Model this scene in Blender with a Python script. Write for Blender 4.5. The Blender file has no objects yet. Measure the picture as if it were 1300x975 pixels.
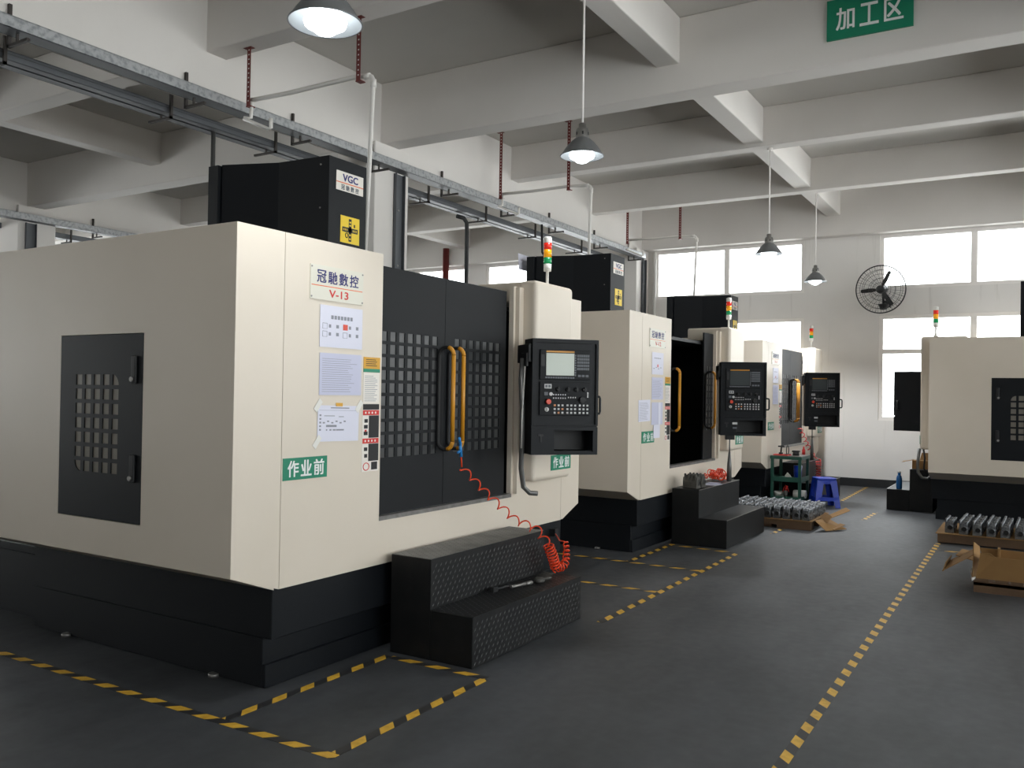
import bpy, bmesh, math, random
from mathutils import Vector, Matrix
random.seed(7)
scene = bpy.context.scene
COL = scene.collection
R = math.radians

# ------------------------------------------------------------------ materials
def lin(c):
    c = c / 255.0
    return c / 12.92 if c <= 0.04045 else ((c + 0.055) / 1.055) ** 2.4
def rgb(r, g, b): return (lin(r), lin(g), lin(b), 1.0)

def mat(name, color, rough=0.5, metal=0.0, emit=None, estr=0.0, noise=None, bump=None, spec=None, coat=0.0):
    m = bpy.data.materials.new(name); m.use_nodes = True
    nt = m.node_tree; p = nt.nodes['Principled BSDF']
    p.inputs['Base Color'].default_value = color
    p.inputs['Roughness'].default_value = rough
    p.inputs['Metallic'].default_value = metal
    if spec is not None: p.inputs['Specular IOR Level'].default_value = spec
    if coat: p.inputs['Coat Weight'].default_value = coat
    if emit:
        p.inputs['Emission Color'].default_value = emit
        p.inputs['Emission Strength'].default_value = estr
    tc = None
    if noise or bump:
        tc = nt.nodes.new('ShaderNodeTexCoord')
    if noise:                                  # (scale, second colour, low, high)
        sc, c2, lo, hi = noise
        n = nt.nodes.new('ShaderNodeTexNoise'); n.inputs['Scale'].default_value = sc; n.inputs['Detail'].default_value = 6
        r = nt.nodes.new('ShaderNodeValToRGB')
        r.color_ramp.elements[0].position = lo; r.color_ramp.elements[0].color = color
        r.color_ramp.elements[1].position = hi; r.color_ramp.elements[1].color = c2
        nt.links.new(tc.outputs['Object'], n.inputs['Vector'])
        nt.links.new(n.outputs['Fac'], r.inputs['Fac'])
        nt.links.new(r.outputs['Color'], p.inputs['Base Color'])
    if bump:                                   # (scale, strength)
        n = nt.nodes.new('ShaderNodeTexNoise'); n.inputs['Scale'].default_value = bump[0]; n.inputs['Detail'].default_value = 3
        b = nt.nodes.new('ShaderNodeBump'); b.inputs['Strength'].default_value = bump[1]; b.inputs['Distance'].default_value = 0.01
        nt.links.new(tc.outputs['Object'], n.inputs['Vector'])
        nt.links.new(n.outputs['Fac'], b.inputs['Height'])
        nt.links.new(b.outputs['Normal'], p.inputs['Normal'])
    return m

M = {}
M['plaster'] = mat('plaster', rgb(224, 220, 216), 0.9, noise=(0.7, rgb(216, 212, 207), 0.35, 0.7))
M['ceiling'] = mat('ceiling_paint', rgb(206, 203, 198), 0.9, noise=(0.6, rgb(198, 195, 190), 0.35, 0.7))
M['wall_end'] = mat('end_wall_paint', rgb(232, 229, 226), 0.85, noise=(0.9, rgb(224, 221, 217), 0.35, 0.75))
M['cream'] = mat('cream_enamel', rgb(220, 209, 194), 0.42, noise=(1.4, rgb(216, 205, 189), 0.4, 0.7), bump=(260, 0.03))
M['black'] = mat('black_enamel', rgb(18, 21, 25), 0.48, bump=(300, 0.04), spec=0.22)
M['matte'] = mat('matte_black', rgb(20, 21, 23), 0.55)
M['door'] = mat('charcoal_enamel', rgb(24, 26, 29), 0.6, bump=(220, 0.04), spec=0.25)
M['pane'] = mat('smoked_pane', rgb(58, 59, 60), 0.3)
M['pane_side'] = mat('side_smoked_pane', rgb(126, 120, 110), 0.25)
M['tread'] = mat('tread_steel', rgb(18, 19, 20), 0.5, 0.0, noise=(9, rgb(26, 26, 26), 0.45, 0.7), spec=0.3)
M['lug'] = mat('tread_lugs', rgb(58, 58, 59), 0.38, 0.3)
M['lighter'] = mat('upper_tread', rgb(104, 104, 103), 0.45, 0.3, noise=(7, rgb(74, 74, 74), 0.4, 0.65))  # upper tread plate, a paler grey than the lower tread
M['steel'] = mat('bare_steel', rgb(150, 148, 145), 0.35, 0.7, noise=(12, rgb(120, 118, 115), 0.4, 0.7))
M['galv'] = mat('galvanised_steel', rgb(182, 184, 186), 0.42, 0.5, noise=(22, rgb(146, 149, 152), 0.46, 0.66))
M['darksteel'] = mat('dark_grey_steel', rgb(92, 95, 99), 0.5, 0.3)
M['bracket'] = mat('bracket_steel', rgb(62, 57, 54), 0.6, 0.3)
M['red_oxide'] = mat('red_oxide_paint', rgb(105, 38, 34), 0.6)
M['pvc'] = mat('white_pvc', rgb(222, 219, 214), 0.4)
M['yellow'] = mat('handle_yellow', rgb(206, 142, 36), 0.4)
M['white'] = mat('white_plastic', rgb(228, 226, 220), 0.45)
M['paper'] = mat('white_paper', rgb(222, 222, 236), 0.7)
M['paper_grey'] = mat('printed_paper', rgb(200, 201, 222), 0.6)
M['ink'] = mat('grey_ink', rgb(140, 142, 152), 0.7)
M['inkblack'] = mat('black_ink', rgb(26, 26, 28), 0.6)
M['plate'] = mat('pale_plate', rgb(214, 210, 196), 0.35)
M['platewhite'] = mat('white_plate', rgb(232, 226, 218), 0.4)
M['navy'] = mat('navy_ink', rgb(30, 32, 104), 0.5)
M['orange'] = mat('orange_ink', rgb(226, 112, 60), 0.5)
M['redink'] = mat('red_ink', rgb(206, 40, 32), 0.5)
M['green'] = mat('sign_green', rgb(0, 128, 96), 0.45)
M['signwhite'] = mat('sign_white', rgb(236, 240, 238), 0.5)
M['warnyellow'] = mat('warning_yellow', rgb(238, 204, 30), 0.45)
M['labelyellow'] = mat('label_ochre', rgb(214, 160, 50), 0.5)
M['screen'] = mat('lcd_screen', rgb(150, 158, 148), 0.18, emit=rgb(150, 160, 145), estr=0.12)
M['screendark'] = mat('dark_lcd_screen', rgb(62, 68, 70), 0.18)
M['keys'] = mat('grey_keys', rgb(96, 100, 106), 0.5)
M['keywhite'] = mat('white_keys', rgb(200, 200, 200), 0.45)
M['keyorange'] = mat('orange_keys', rgb(214, 140, 90), 0.45)
M['emred'] = mat('stop_red', rgb(214, 62, 34), 0.35)
M['lred'] = mat('red_lens', rgb(222, 44, 30), 0.25, emit=rgb(222, 44, 30), estr=0.12)
M['lamber'] = mat('amber_lens', rgb(240, 162, 20), 0.25, emit=rgb(240, 162, 20), estr=0.12)
M['lgreen'] = mat('green_lens', rgb(24, 142, 84), 0.25, emit=rgb(24, 142, 84), estr=0.12)
M['hose'] = mat('orange_red_hose', rgb(234, 70, 28), 0.35)
M['hosered'] = mat('red_hose', rgb(205, 48, 44), 0.35)
M['blue'] = mat('blue_plastic', rgb(10, 54, 176), 0.38)
M['bluefit'] = mat('blue_fitting', rgb(40, 130, 200), 0.35)
M['bluebottle'] = mat('blue_bottle', rgb(32, 92, 150), 0.3)
M['tgreen'] = mat('green_bench_paint', rgb(34, 78, 66), 0.45)
M['wood'] = mat('pallet_wood', rgb(104, 80, 58), 0.8, noise=(5, rgb(88, 67, 48), 0.35, 0.7))
M['card'] = mat('cardboard', rgb(146, 111, 66), 0.85, noise=(4, rgb(134, 100, 58), 0.35, 0.7))
M['alu'] = mat('cast_aluminium', rgb(138, 140, 143), 0.34, 0.85, noise=(40, rgb(96, 98, 102), 0.4, 0.65))
M['darkcast'] = mat('dark_casting', rgb(74, 72, 68), 0.6, 0.3)
M['bore'] = mat('bore_shade', rgb(18, 18, 18), 0.6)
M['shade'] = mat('lamp_shade_grey', rgb(122, 124, 126), 0.4, 0.4)
M['shadein'] = mat('lamp_shade_reflector', rgb(150, 153, 155), 0.4)
M['bulb'] = mat('lit_bulb', (1, 1, 1, 1), 0.3, emit=(0.9, 0.97, 1.0, 1), estr=3.0)
M['frame'] = mat('window_frame_paint', rgb(240, 236, 232), 0.5)
M['skirting'] = mat('black_skirting', rgb(38, 39, 41), 0.5)
M['fan'] = mat('fan_black', rgb(28, 29, 31), 0.4)
M['wire'] = mat('guard_wire', rgb(58, 58, 58), 0.4, 0.5)
M['conduit'] = mat('grey_conduit', rgb(104, 104, 102), 0.35, 0.4)
M['rubber'] = mat('black_rubber', rgb(24, 24, 25), 0.6)

def streaks(m):
    nt = m.node_tree; p = nt.nodes['Principled BSDF']; L = nt.links.new
    src = p.inputs['Base Color'].links[0].from_socket
    tc = nt.nodes.new('ShaderNodeTexCoord'); mp = nt.nodes.new('ShaderNodeMapping'); mp.inputs['Scale'].default_value = (7, 1, .35)
    n = nt.nodes.new('ShaderNodeTexNoise'); n.inputs['Scale'].default_value = 1.0; n.inputs['Detail'].default_value = 7; n.inputs['Roughness'].default_value = .7
    r = nt.nodes.new('ShaderNodeValToRGB'); r.color_ramp.elements[0].position = .60; r.color_ramp.elements[0].color = (0, 0, 0, 1); r.color_ramp.elements[1].position = .78; r.color_ramp.elements[1].color = (.55, .55, .55, 1)
    x = nt.nodes.new('ShaderNodeMix'); x.data_type = 'RGBA'; x.inputs[7].default_value = rgb(176, 171, 164)
    L(tc.outputs['Object'], mp.inputs['Vector']); L(mp.outputs[0], n.inputs['Vector']); L(n.outputs['Fac'], r.inputs['Fac']); L(r.outputs['Color'], x.inputs[0]); L(src, x.inputs[6]); L(x.outputs[2], p.inputs['Base Color'])
streaks(M['wall_end'])

def glass():
    m = bpy.data.materials.new('window_glass'); m.use_nodes = True
    nt = m.node_tree; nt.nodes.clear()
    o = nt.nodes.new('ShaderNodeOutputMaterial'); t = nt.nodes.new('ShaderNodeBsdfTransparent'); g = nt.nodes.new('ShaderNodeBsdfGlossy')
    g.inputs['Roughness'].default_value = 0.03
    t.inputs['Color'].default_value = (0.96, 0.98, 0.98, 1)
    f = nt.nodes.new('ShaderNodeFresnel'); f.inputs['IOR'].default_value = 1.3
    x = nt.nodes.new('ShaderNodeMixShader')
    nt.links.new(f.outputs[0], x.inputs[0]); nt.links.new(t.outputs[0], x.inputs[1]); nt.links.new(g.outputs[0], x.inputs[2]); nt.links.new(x.outputs[0], o.inputs[0])
    return m
M['glass'] = glass()

def floor_mat():
    m = mat('grey_epoxy_floor', rgb(60, 62, 65), 0.5)
    nt = m.node_tree; p = nt.nodes['Principled BSDF']
    tc = nt.nodes.new('ShaderNodeTexCoord'); mp = nt.nodes.new('ShaderNodeMapping')
    mp.inputs['Scale'].default_value = (1.0, 0.45, 1.0); mp.inputs['Rotation'].default_value = (0, 0, R(70))
    n1 = nt.nodes.new('ShaderNodeTexNoise'); n1.inputs['Scale'].default_value = 1.6; n1.inputs['Detail'].default_value = 8; n1.inputs['Roughness'].default_value = 0.62
    n2 = nt.nodes.new('ShaderNodeTexNoise'); n2.inputs['Scale'].default_value = 14; n2.inputs['Detail'].default_value = 6
    r1 = nt.nodes.new('ShaderNodeValToRGB')
    r1.color_ramp.elements[0].position = 0.3; r1.color_ramp.elements[0].color = rgb(46, 48, 50)
    r1.color_ramp.elements[1].position = 0.72; r1.color_ramp.elements[1].color = rgb(78, 80, 83)
    mr = nt.nodes.new('ShaderNodeMapRange'); mr.inputs['To Min'].default_value = 0.46; mr.inputs['To Max'].default_value = 0.62
    b = nt.nodes.new('ShaderNodeBump'); b.inputs['Strength'].default_value = 0.06; b.inputs['Distance'].default_value = 0.02
    L = nt.links.new
    L(tc.outputs['Object'], mp.inputs['Vector']); L(mp.outputs[0], n1.inputs['Vector']); L(tc.outputs['Object'], n2.inputs['Vector'])
    L(n1.outputs['Fac'], r1.inputs['Fac']); L(r1.outputs['Color'], p.inputs['Base Color'])
    L(n2.outputs['Fac'], mr.inputs['Value']); L(mr.outputs[0], p.inputs['Roughness'])
    L(n1.outputs['Fac'], b.inputs['Height']); L(b.outputs['Normal'], p.inputs['Normal'])
    return m
M['floor'] = floor_mat()

def tape_mat():
    # diagonal black and yellow bands along the object's own X axis
    m = mat('hazard_tape', rgb(214, 168, 50), 0.5)
    nt = m.node_tree; p = nt.nodes['Principled BSDF']; L = nt.links.new
    tc = nt.nodes.new('ShaderNodeTexCoord'); sx = nt.nodes.new('ShaderNodeSeparateXYZ'); L(tc.outputs['Object'], sx.inputs[0])
    a = nt.nodes.new('ShaderNodeMath'); a.operation = 'SUBTRACT'; L(sx.outputs['X'], a.inputs[0]); L(sx.outputs['Y'], a.inputs[1])
    w = nt.nodes.new('ShaderNodeMath'); w.operation = 'DIVIDE'; L(a.outputs[0], w.inputs[0]); w.inputs[1].default_value = 0.2
    fr = nt.nodes.new('ShaderNodeMath'); fr.operation = 'FRACT'; L(w.outputs[0], fr.inputs[0])
    gt = nt.nodes.new('ShaderNodeMath'); gt.operation = 'GREATER_THAN'; L(fr.outputs[0], gt.inputs[0]); gt.inputs[1].default_value = 0.5
    n = nt.nodes.new('ShaderNodeTexNoise'); n.inputs['Scale'].default_value = 18; n.inputs['Detail'].default_value = 5; L(tc.outputs['Object'], n.inputs['Vector'])
    r = nt.nodes.new('ShaderNodeValToRGB'); r.color_ramp.elements[0].position = 0.35; r.color_ramp.elements[0].color = rgb(196, 150, 46)
    r.color_ramp.elements[1].position = 0.6; r.color_ramp.elements[1].color = rgb(222, 176, 58); L(n.outputs['Fac'], r.inputs['Fac'])
    mx = nt.nodes.new('ShaderNodeMix'); mx.data_type = 'RGBA'; L(gt.outputs[0], mx.inputs[0])
    mx.inputs[6].default_value = rgb(42, 42, 43); L(r.outputs['Color'], mx.inputs[7]); L(mx.outputs[2], p.inputs['Base Color'])
    return m
M['tape'] = tape_mat()

# ------------------------------------------------------------------ mesh builder
class MB:
    def __init__(self): self.bm = bmesh.new(); self.mats = []
    def mi(self, m):
        if m not in self.mats: self.mats.append(m)
        return self.mats.index(m)
    def _set(self, faces, m, smooth=False):
        i = self.mi(m)
        for f in faces: f.material_index = i; f.smooth = smooth
    def box(self, x0, x1, y0, y1, z0, z1, m, mtx=None):
        bm = self.bm
        v = [bm.verts.new((x, y, z)) for x in (x0, x1) for y in (y0, y1) for z in (z0, z1)]
        fs = [bm.faces.new([v[i] for i in q]) for q in ((0, 1, 3, 2), (4, 6, 7, 5), (0, 4, 5, 1), (2, 3, 7, 6), (0, 2, 6, 4), (1, 5, 7, 3))]
        if mtx is not None: bmesh.ops.transform(bm, matrix=mtx, verts=v)
        self._set(fs, m); return v
    def prism(self, poly, axis, a, b, m, smooth=False, mtx=None):
        # poly in the two other axes (cyclic order), extruded from a to b along axis
        def P(p, t): return {'x': (t, p[0], p[1]), 'y': (p[0], t, p[1]), 'z': (p[0], p[1], t)}[axis]
        bm = self.bm
        A = [bm.verts.new(P(p, a)) for p in poly]; B = [bm.verts.new(P(p, b)) for p in poly]; n = len(poly)
        side = [bm.faces.new((A[i], A[(i + 1) % n], B[(i + 1) % n], B[i])) for i in range(n)]
        caps = [bm.faces.new(A[::-1]), bm.faces.new(B)]
        if mtx is not None: bmesh.ops.transform(bm, matrix=mtx, verts=A + B)
        self._set(side, m, smooth); self._set(caps, m)
        bmesh.ops.recalc_face_normals(bm, faces=side + caps)
    def cyl(self, p0, p1, r0, m, r1=None, n=16, smooth=True):
        if r1 is None: r1 = r0
        p0, p1 = Vector(p0), Vector(p1); d = (p1 - p0).normalized()
        a = d.orthogonal().normalized(); b = d.cross(a); bm = self.bm
        A = []; B = []
        for i in range(n):
            t = 2 * math.pi * i / n; o = a * math.cos(t) + b * math.sin(t)
            A.append(bm.verts.new(p0 + o * r0)); B.append(bm.verts.new(p1 + o * r1))
        side = [bm.faces.new((A[i], A[(i + 1) % n], B[(i + 1) % n], B[i])) for i in range(n)]
        caps = [bm.faces.new(A[::-1]), bm.faces.new(B)]
        self._set(side, m, smooth); self._set(caps, m)
    def tube(self, pts, r, m, n=8, closed=False, rs=None):
        pts = [Vector(p) for p in pts]; bm = self.bm; N = len(pts); rings = []
        ref = None
        for i in range(N):
            if closed: d = (pts[(i + 1) % N] - pts[i - 1])
            else: d = pts[min(i + 1, N - 1)] - pts[max(i - 1, 0)]
            d.normalize()
            if ref is None: ref = d.orthogonal().normalized()
            a = ref - d * ref.dot(d)
            if a.length < 1e-5: a = d.orthogonal()
            a.normalize(); ref = a; b = d.cross(a); rr = rs[i] if rs else r
            rings.append([bm.verts.new(pts[i] + (a * math.cos(2 * math.pi * k / n) + b * math.sin(2 * math.pi * k / n)) * rr) for k in range(n)])
        fs = []
        for i in range(N if closed else N - 1):
            A, B = rings[i], rings[(i + 1) % N]
            for k in range(n): fs.append(bm.faces.new((A[k], A[(k + 1) % n], B[(k + 1) % n], B[k])))
        self._set(fs, m, True)
        if not closed: self._set([bm.faces.new(rings[0][::-1]), bm.faces.new(rings[-1])], m)
    def lathe(self, prof, c, m, n=28, axis='z', smooth=True):
        bm = self.bm; rings = []
        for r, h in prof:
            ring = []
            for k in range(n):
                t = 2 * math.pi * k / n; p = (r * math.cos(t), r * math.sin(t), h)
                if axis == 'y': p = (p[0], h, p[1])
                if axis == 'x': p = (h, p[0], p[1])
                ring.append(bm.verts.new((c[0] + p[0], c[1] + p[1], c[2] + p[2])))
            rings.append(ring)
        fs = []
        for A, B in zip(rings, rings[1:]):
            for k in range(n): fs.append(bm.faces.new((A[k], A[(k + 1) % n], B[(k + 1) % n], B[k])))
        self._set(fs, m, smooth); return fs
    def quad(self, pts, m):
        self._set([self.bm.faces.new([self.bm.verts.new(p) for p in pts])], m)
    def sheet(self, pts, th, m):
        # a thin plate of real thickness from a planar outline
        pts = [Vector(p) for p in pts]; n = (pts[1] - pts[0]).cross(pts[2] - pts[0]).normalized() * th
        bm = self.bm; A = [bm.verts.new(p) for p in pts]; B = [bm.verts.new(p + n) for p in pts]; k = len(pts)
        fs = [bm.faces.new(A[::-1]), bm.faces.new(B)] + [bm.faces.new((A[i], A[(i + 1) % k], B[(i + 1) % k], B[i])) for i in range(k)]
        self._set(fs, m)
    def add_mesh(self, me, mtx, m):
        n0 = len(self.bm.verts); f0 = len(self.bm.faces)
        self.bm.from_mesh(me); self.bm.verts.ensure_lookup_table(); self.bm.faces.ensure_lookup_table()
        bmesh.ops.transform(self.bm, matrix=mtx, verts=self.bm.verts[n0:])
        self._set(self.bm.faces[f0:], m)
    def build(self, name, parent=None, bev=0, seg=2, loc=None, rotz=None, label=None, normals=True):
        if normals: bmesh.ops.recalc_face_normals(self.bm, faces=self.bm.faces)
        me = bpy.data.meshes.new(name); self.bm.to_mesh(me); self.bm.free()
        for m in self.mats: me.materials.append(m)
        o = bpy.data.objects.new(name, me); COL.objects.link(o)
        if parent: o.parent = parent
        if loc: o.location = loc
        if rotz is not None: o.rotation_euler = (0, 0, rotz)
        if bev:
            b = o.modifiers.new('bevel', 'BEVEL'); b.width = bev; b.segments = seg; b.limit_method = 'ANGLE'; b.angle_limit = R(40)
        if label: o['label'] = label
        return o

def empty(name, loc=(0, 0, 0), rotz=0):
    o = bpy.data.objects.new(name, None); COL.objects.link(o); o.location = loc; o.rotation_euler = (0, 0, rotz); o.empty_display_size = 0.1
    return o
def tag(o, label, cat, group=None, kind=None):
    o['label'] = label; o['category'] = cat
    if group: o['group'] = group
    if kind: o['kind'] = kind
    return o
def struct(o, label=None):
    o['kind'] = 'structure'
    if label: o['label'] = label
    return o
def copy_tree(o, parent=None):
    c = o.copy(); COL.objects.link(c)
    if parent: c.parent = parent
    for ch in list(o.children): copy_tree(ch, c)
    return c

_txt = bpy.data.curves.new('lettering', 'FONT'); _txto = bpy.data.objects.new('lettering', _txt); COL.objects.link(_txto)
def text_mesh(s, bold=0.0, spacing=1.0):
    _txt.body = s; _txt.size = 1; _txt.offset = bold; _txt.space_character = spacing; _txt.extrude = 0.0; _txt.resolution_u = 3
    bpy.context.view_layer.update(); dg = bpy.context.evaluated_depsgraph_get()
    return bpy.data.meshes.new_from_object(_txto.evaluated_get(dg))
def put_text(mb, s, origin, right, up, w, h, m, bold=0.0, spacing=1.0):
    """lettering fitted into a w x h box whose lower left corner is origin; bold strokes are overlaid copies"""
    me = text_mesh(s, 0.0, spacing)
    xs = [v.co.x for v in me.vertices]; ys = [v.co.y for v in me.vertices]
    x0, x1, y0, y1 = min(xs), max(xs), min(ys), max(ys)
    right, up = Vector(right), Vector(up); n = right.cross(up)
    A = right * (w / (x1 - x0)); B = up * (h / (y1 - y0)); o = Vector(origin) - A * x0 - B * y0
    mtx = Matrix(((A.x, B.x, n.x, o.x), (A.y, B.y, n.y, o.y), (A.z, B.z, n.z, o.z), (0, 0, 0, 1)))
    for k, (dx, dy) in enumerate(((0, 0),) if not bold else ((-1, -1), (1, -1), (1, 1), (-1, 1))):
        mb.add_mesh(me, Matrix.Translation(right * (dx * bold * w / max(1, len(s))) + up * (dy * bold * .6 * h) + n * (k * .0004)) @ mtx, m)
    bpy.data.meshes.remove(me)
YD, ZD, XD = (0, 1, 0), (0, 0, 1), (1, 0, 0)

# ------------------------------------------------------------------ the hall
YW = 16.85      # inner face of the end wall
XR = 6.0        # right wall
XL = -23.0
YB = -6.5
ZC = 5.45       # underside of slab
def wall_with_holes(name, axis, pos, th, a0, a1, z0, z1, holes, m):
    # holes: list of (a0,a1,z0,z1), non overlapping; cells of a grid that lie in a hole are left out
    mb = MB()
    As = sorted({a0, a1, *[h[0] for h in holes], *[h[1] for h in holes]})
    Zs = sorted({z0, z1, *[h[2] for h in holes], *[h[3] for h in holes]})
    for i in range(len(As) - 1):
        run = None
        for j in range(len(Zs) - 1):
            ca, cz = (As[i] + As[i + 1]) / 2, (Zs[j] + Zs[j + 1]) / 2
            hole = any(h[0] < ca < h[1] and h[2] < cz < h[3] for h in holes)
            if not hole:
                if axis == 'y': mb.box(As[i], As[i + 1], pos, pos + th, Zs[j], Zs[j + 1], m)
                else: mb.box(pos, pos + th, As[i], As[i + 1], Zs[j], Zs[j + 1], m)
    return struct(mb.build(name))

mb = MB(); mb.box(XL, XR, YB, YW + 0.24, -0.2, 0, M['floor']); struct(mb.build('floor'), 'grey epoxy painted workshop floor')
mb = MB(); mb.box(XL, XR, YB, YW + 0.24, ZC, ZC + 0.2, M['ceiling']); struct(mb.build('ceiling'), 'pale grey concrete ceiling slab')

end_up = [(-22.65, -19.6), (-18.3, -15.3), (-14.6, -11.6), (-11.05, -8.05), (-6.84, -3.815), (-2.485, 0.55), (1.6, 4.6)]
end_holes = []
for a, b in end_up: end_holes.append((a, b, 3.6, 4.6))
for a, b in end_up: end_holes.append((a, b, 1.22, 3.125))
wall_with_holes('wall_end', 'y', YW, 0.24, XL, XR, 0, ZC, end_holes, M['wall_end'])
right_bays = [(-2.2, 0.6), (0.9, 3.9), (4.3, 7.9), (8.9, 12.5), (13.0, 16.4)]
right_holes = [(a, b, 3.45, 4.6) for a, b in right_bays] + [(a, b, 0.95, 3.25) for a, b in right_bays]
wall_with_holes('wall_right', 'x', XR, 0.24, YB, YW, 0, ZC, right_holes, M['plaster'])
back_bays = [(-2.485, 0.55), (1.6, 4.6)]  # unseen windows, added to brighten the end wall
back_left = [(-22.4, -19.2), (-18.3, -15.3)]  # unseen windows, added to throw light into the left bay
back_holes = [(a, b, 3.6, 4.6) for a, b in back_bays + back_left] + [(a, b, 0.95, 3.25) for a, b in back_left]
wall_with_holes('wall_back', 'y', YB - 0.24, 0.24, XL, XR, 0, ZC, back_holes, M['plaster'])
left_bays = [(-5.9, -2.9), (-2.3, 0.7), (1.3, 4.3), (4.9, 7.9), (8.9, 11.9), (12.6, 15.6)]
left_holes = [(a, b, 3.6, 4.6) for a, b in left_bays] + [(a, b, 0.95, 3.25) for a, b in left_bays]
wall_with_holes('wall_left', 'x', XL - 0.24, 0.24, YB, YW, 0, ZC, left_holes, M['plaster'])
mb = MB(); mb.box(XL, XR, YW - 0.015, YW, 0, 0.15, M['skirting']); struct(mb.build('baseboard_end'), 'black skirting band along the end wall')

win_n = [0]
def window(axis, a0, a1, z0, z1, pos, transom=None, mull=1):
    win_n[0] += 1
    fr = MB(); gl = MB(); t = 0.065; d0, d1 = pos + 0.03, pos + 0.11
    def bx(mb, p0, p1, q0, q1, e0, e1, m):
        if axis == 'y': mb.box(p0, p1, e0, e1, q0, q1, m)
        else: mb.box(e0, e1, p0, p1, q0, q1, m)
    bx(fr, a0, a0 + t, z0, z1, d0, d1, M['frame']); bx(fr, a1 - t, a1, z0, z1, d0, d1, M['frame'])
    bx(fr, a0 + t, a1 - t, z0, z0 + t, d0, d1, M['frame']); bx(fr, a0 + t, a1 - t, z1 - t, z1, d0, d1, M['frame'])
    for k in range(mull):
        c = a0 + (a1 - a0) * (k + 1) / (mull + 1); bx(fr, c - 0.05, c + 0.05, z0 + t, z1 - t, d0 - .004, d1 + .004, M['frame'])
    if transom: bx(fr, a0 + t, a1 - t, transom - 0.04, transom + 0.04, d0, d1, M['frame'])
    bx(gl, a0 + 0.01, a1 - 0.01, z0 + 0.01, z1 - 0.01, pos + 0.065, pos + 0.071, M['glass'])
    w = struct(fr.build('window_%d' % win_n[0]), 'white framed factory window')
    gl.build('glass_pane', w)
def portal(axis, a0, a1, z0, z1, pos, flip=False):
    l = bpy.data.lights.new('daylight_portal', 'AREA'); l.shape = 'RECTANGLE'; l.size = a1 - a0; l.size_y = z1 - z0
    l.cycles.is_portal = True
    o = bpy.data.objects.new('daylight_portal', l); COL.objects.link(o)
    if axis == 'y': o.location = ((a0 + a1) / 2, pos + (-0.2 if flip else 0.2), (z0 + z1) / 2); o.rotation_euler = (R(90 if flip else -90), 0, 0)
    else: o.location = (pos + (-0.2 if flip else 0.2), (a0 + a1) / 2, (z0 + z1) / 2); o.rotation_euler = (R(90), 0, R(-90 if flip else 90))
for a, b in end_up:
    window('y', a, b, 3.6, 4.6, YW); window('y', a, b, 1.22, 3.125, YW, transom=2.47)
    portal('y', a, b, 3.6, 4.6, YW); portal('y', a, b, 1.22, 3.125, YW)
for a, b in right_bays:
    window('x', a, b, 3.45, 4.6, XR); window('x', a, b, 0.95, 3.25, XR, transom=2.47)
    portal('x', a, b, 3.45, 4.6, XR); portal('x', a, b, 0.95, 3.25, XR)

for a, b in back_left:
    window('y', a, b, 3.6, 4.6, YB - .14); window('y', a, b, 0.95, 3.25, YB - .14, transom=2.47)
    portal('y', a, b, 3.6, 4.6, YB, True); portal('y', a, b, 0.95, 3.25, YB, True)
for a, b in back_bays:
    window('y', a, b, 3.6, 4.6, YB - .14)
    portal('y', a, b, 3.6, 4.6, YB, True)
for a, b in left_bays:
    window('x', a, b, 3.6, 4.6, XL - .14); window('x', a, b, 0.95, 3.25, XL - .14, transom=2.47)
    portal('x', a, b, 3.6, 4.6, XL, True); portal('x', a, b, 0.95, 3.25, XL, True)

# beams: cross beams along x, column beams and secondary beams along y
ZS, ZM = 4.98, 4.69
trim_n = [0]
def trim(mb, label, bev=0.012):
    trim_n[0] += 1
    return struct(mb.build('trim_%d' % trim_n[0], bev=bev), label)
cross = [(-0.1, 0.2, ZM), (2.75, 3.0, 4.93), (5.65, 5.9, 4.93), (8.3, 8.6, ZM), (11.42, 11.66, 4.93), (14.22, 14.45, 4.93), (16.62, YW, 4.605)]
for y0, y1, zb in cross:
    mb = MB(); mb.box(XL, XR, y0, y1, zb, ZC, M['plaster']); trim(mb, 'painted concrete cross beam')
for x0, x1, zb in ((-15.25, -14.95, 4.5), (-7.35, -7.05, 4.5), (0.85, 1.15, 4.5)):
    mb = MB(); mb.box(x0, x1, YB, YW, zb, ZC, M['plaster']); trim(mb, 'painted concrete beam along the column line')
for x0, x1 in ((-19.2, -18.95), (-11.6, -11.35), (-3.39, -3.14), (4.7, 4.95)):
    mb = MB(); mb.box(x0, x1, YB, YW, ZS, ZC, M['plaster']); trim(mb, 'painted secondary ceiling beam')
for x0, x1 in ((-15.5, -14.88), (-7.6, -6.98)):
    for y0, y1 in ((-0.35, 0.35), (8.12, 8.78), (16.2, YW)):
        mb = MB(); mb.box(x0, x1, y0, y1, 0, ZM if y1 < 16 else 4.6, M['plaster']); trim(mb, 'white painted square column')

# hanging green area sign on the deep cross beam
mb = MB(); mb.box(-1.70, -0.968, 8.272, 8.298, 4.905, 5.275, M['green']); sg = mb.build('area_sign')
tag(sg, 'green overhead sign with three white Chinese characters on the ceiling beam', 'sign')
mb = MB()
for i, ch in enumerate('加工区'):
    put_text(mb, ch, (-1.615 + 0.205 * i, 8.2705, 4.985), XD, ZD, 0.155, 0.20, M['signwhite'], 0.022)
mb.build('lettering', sg)

# ------------------------------------------------------------------ machining centre
def plate(mb, y0, y1, z0, z1, x, m, th=0.003): mb.box(x - 0.001, x + th, y0, y1, z0, z1, m)

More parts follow.
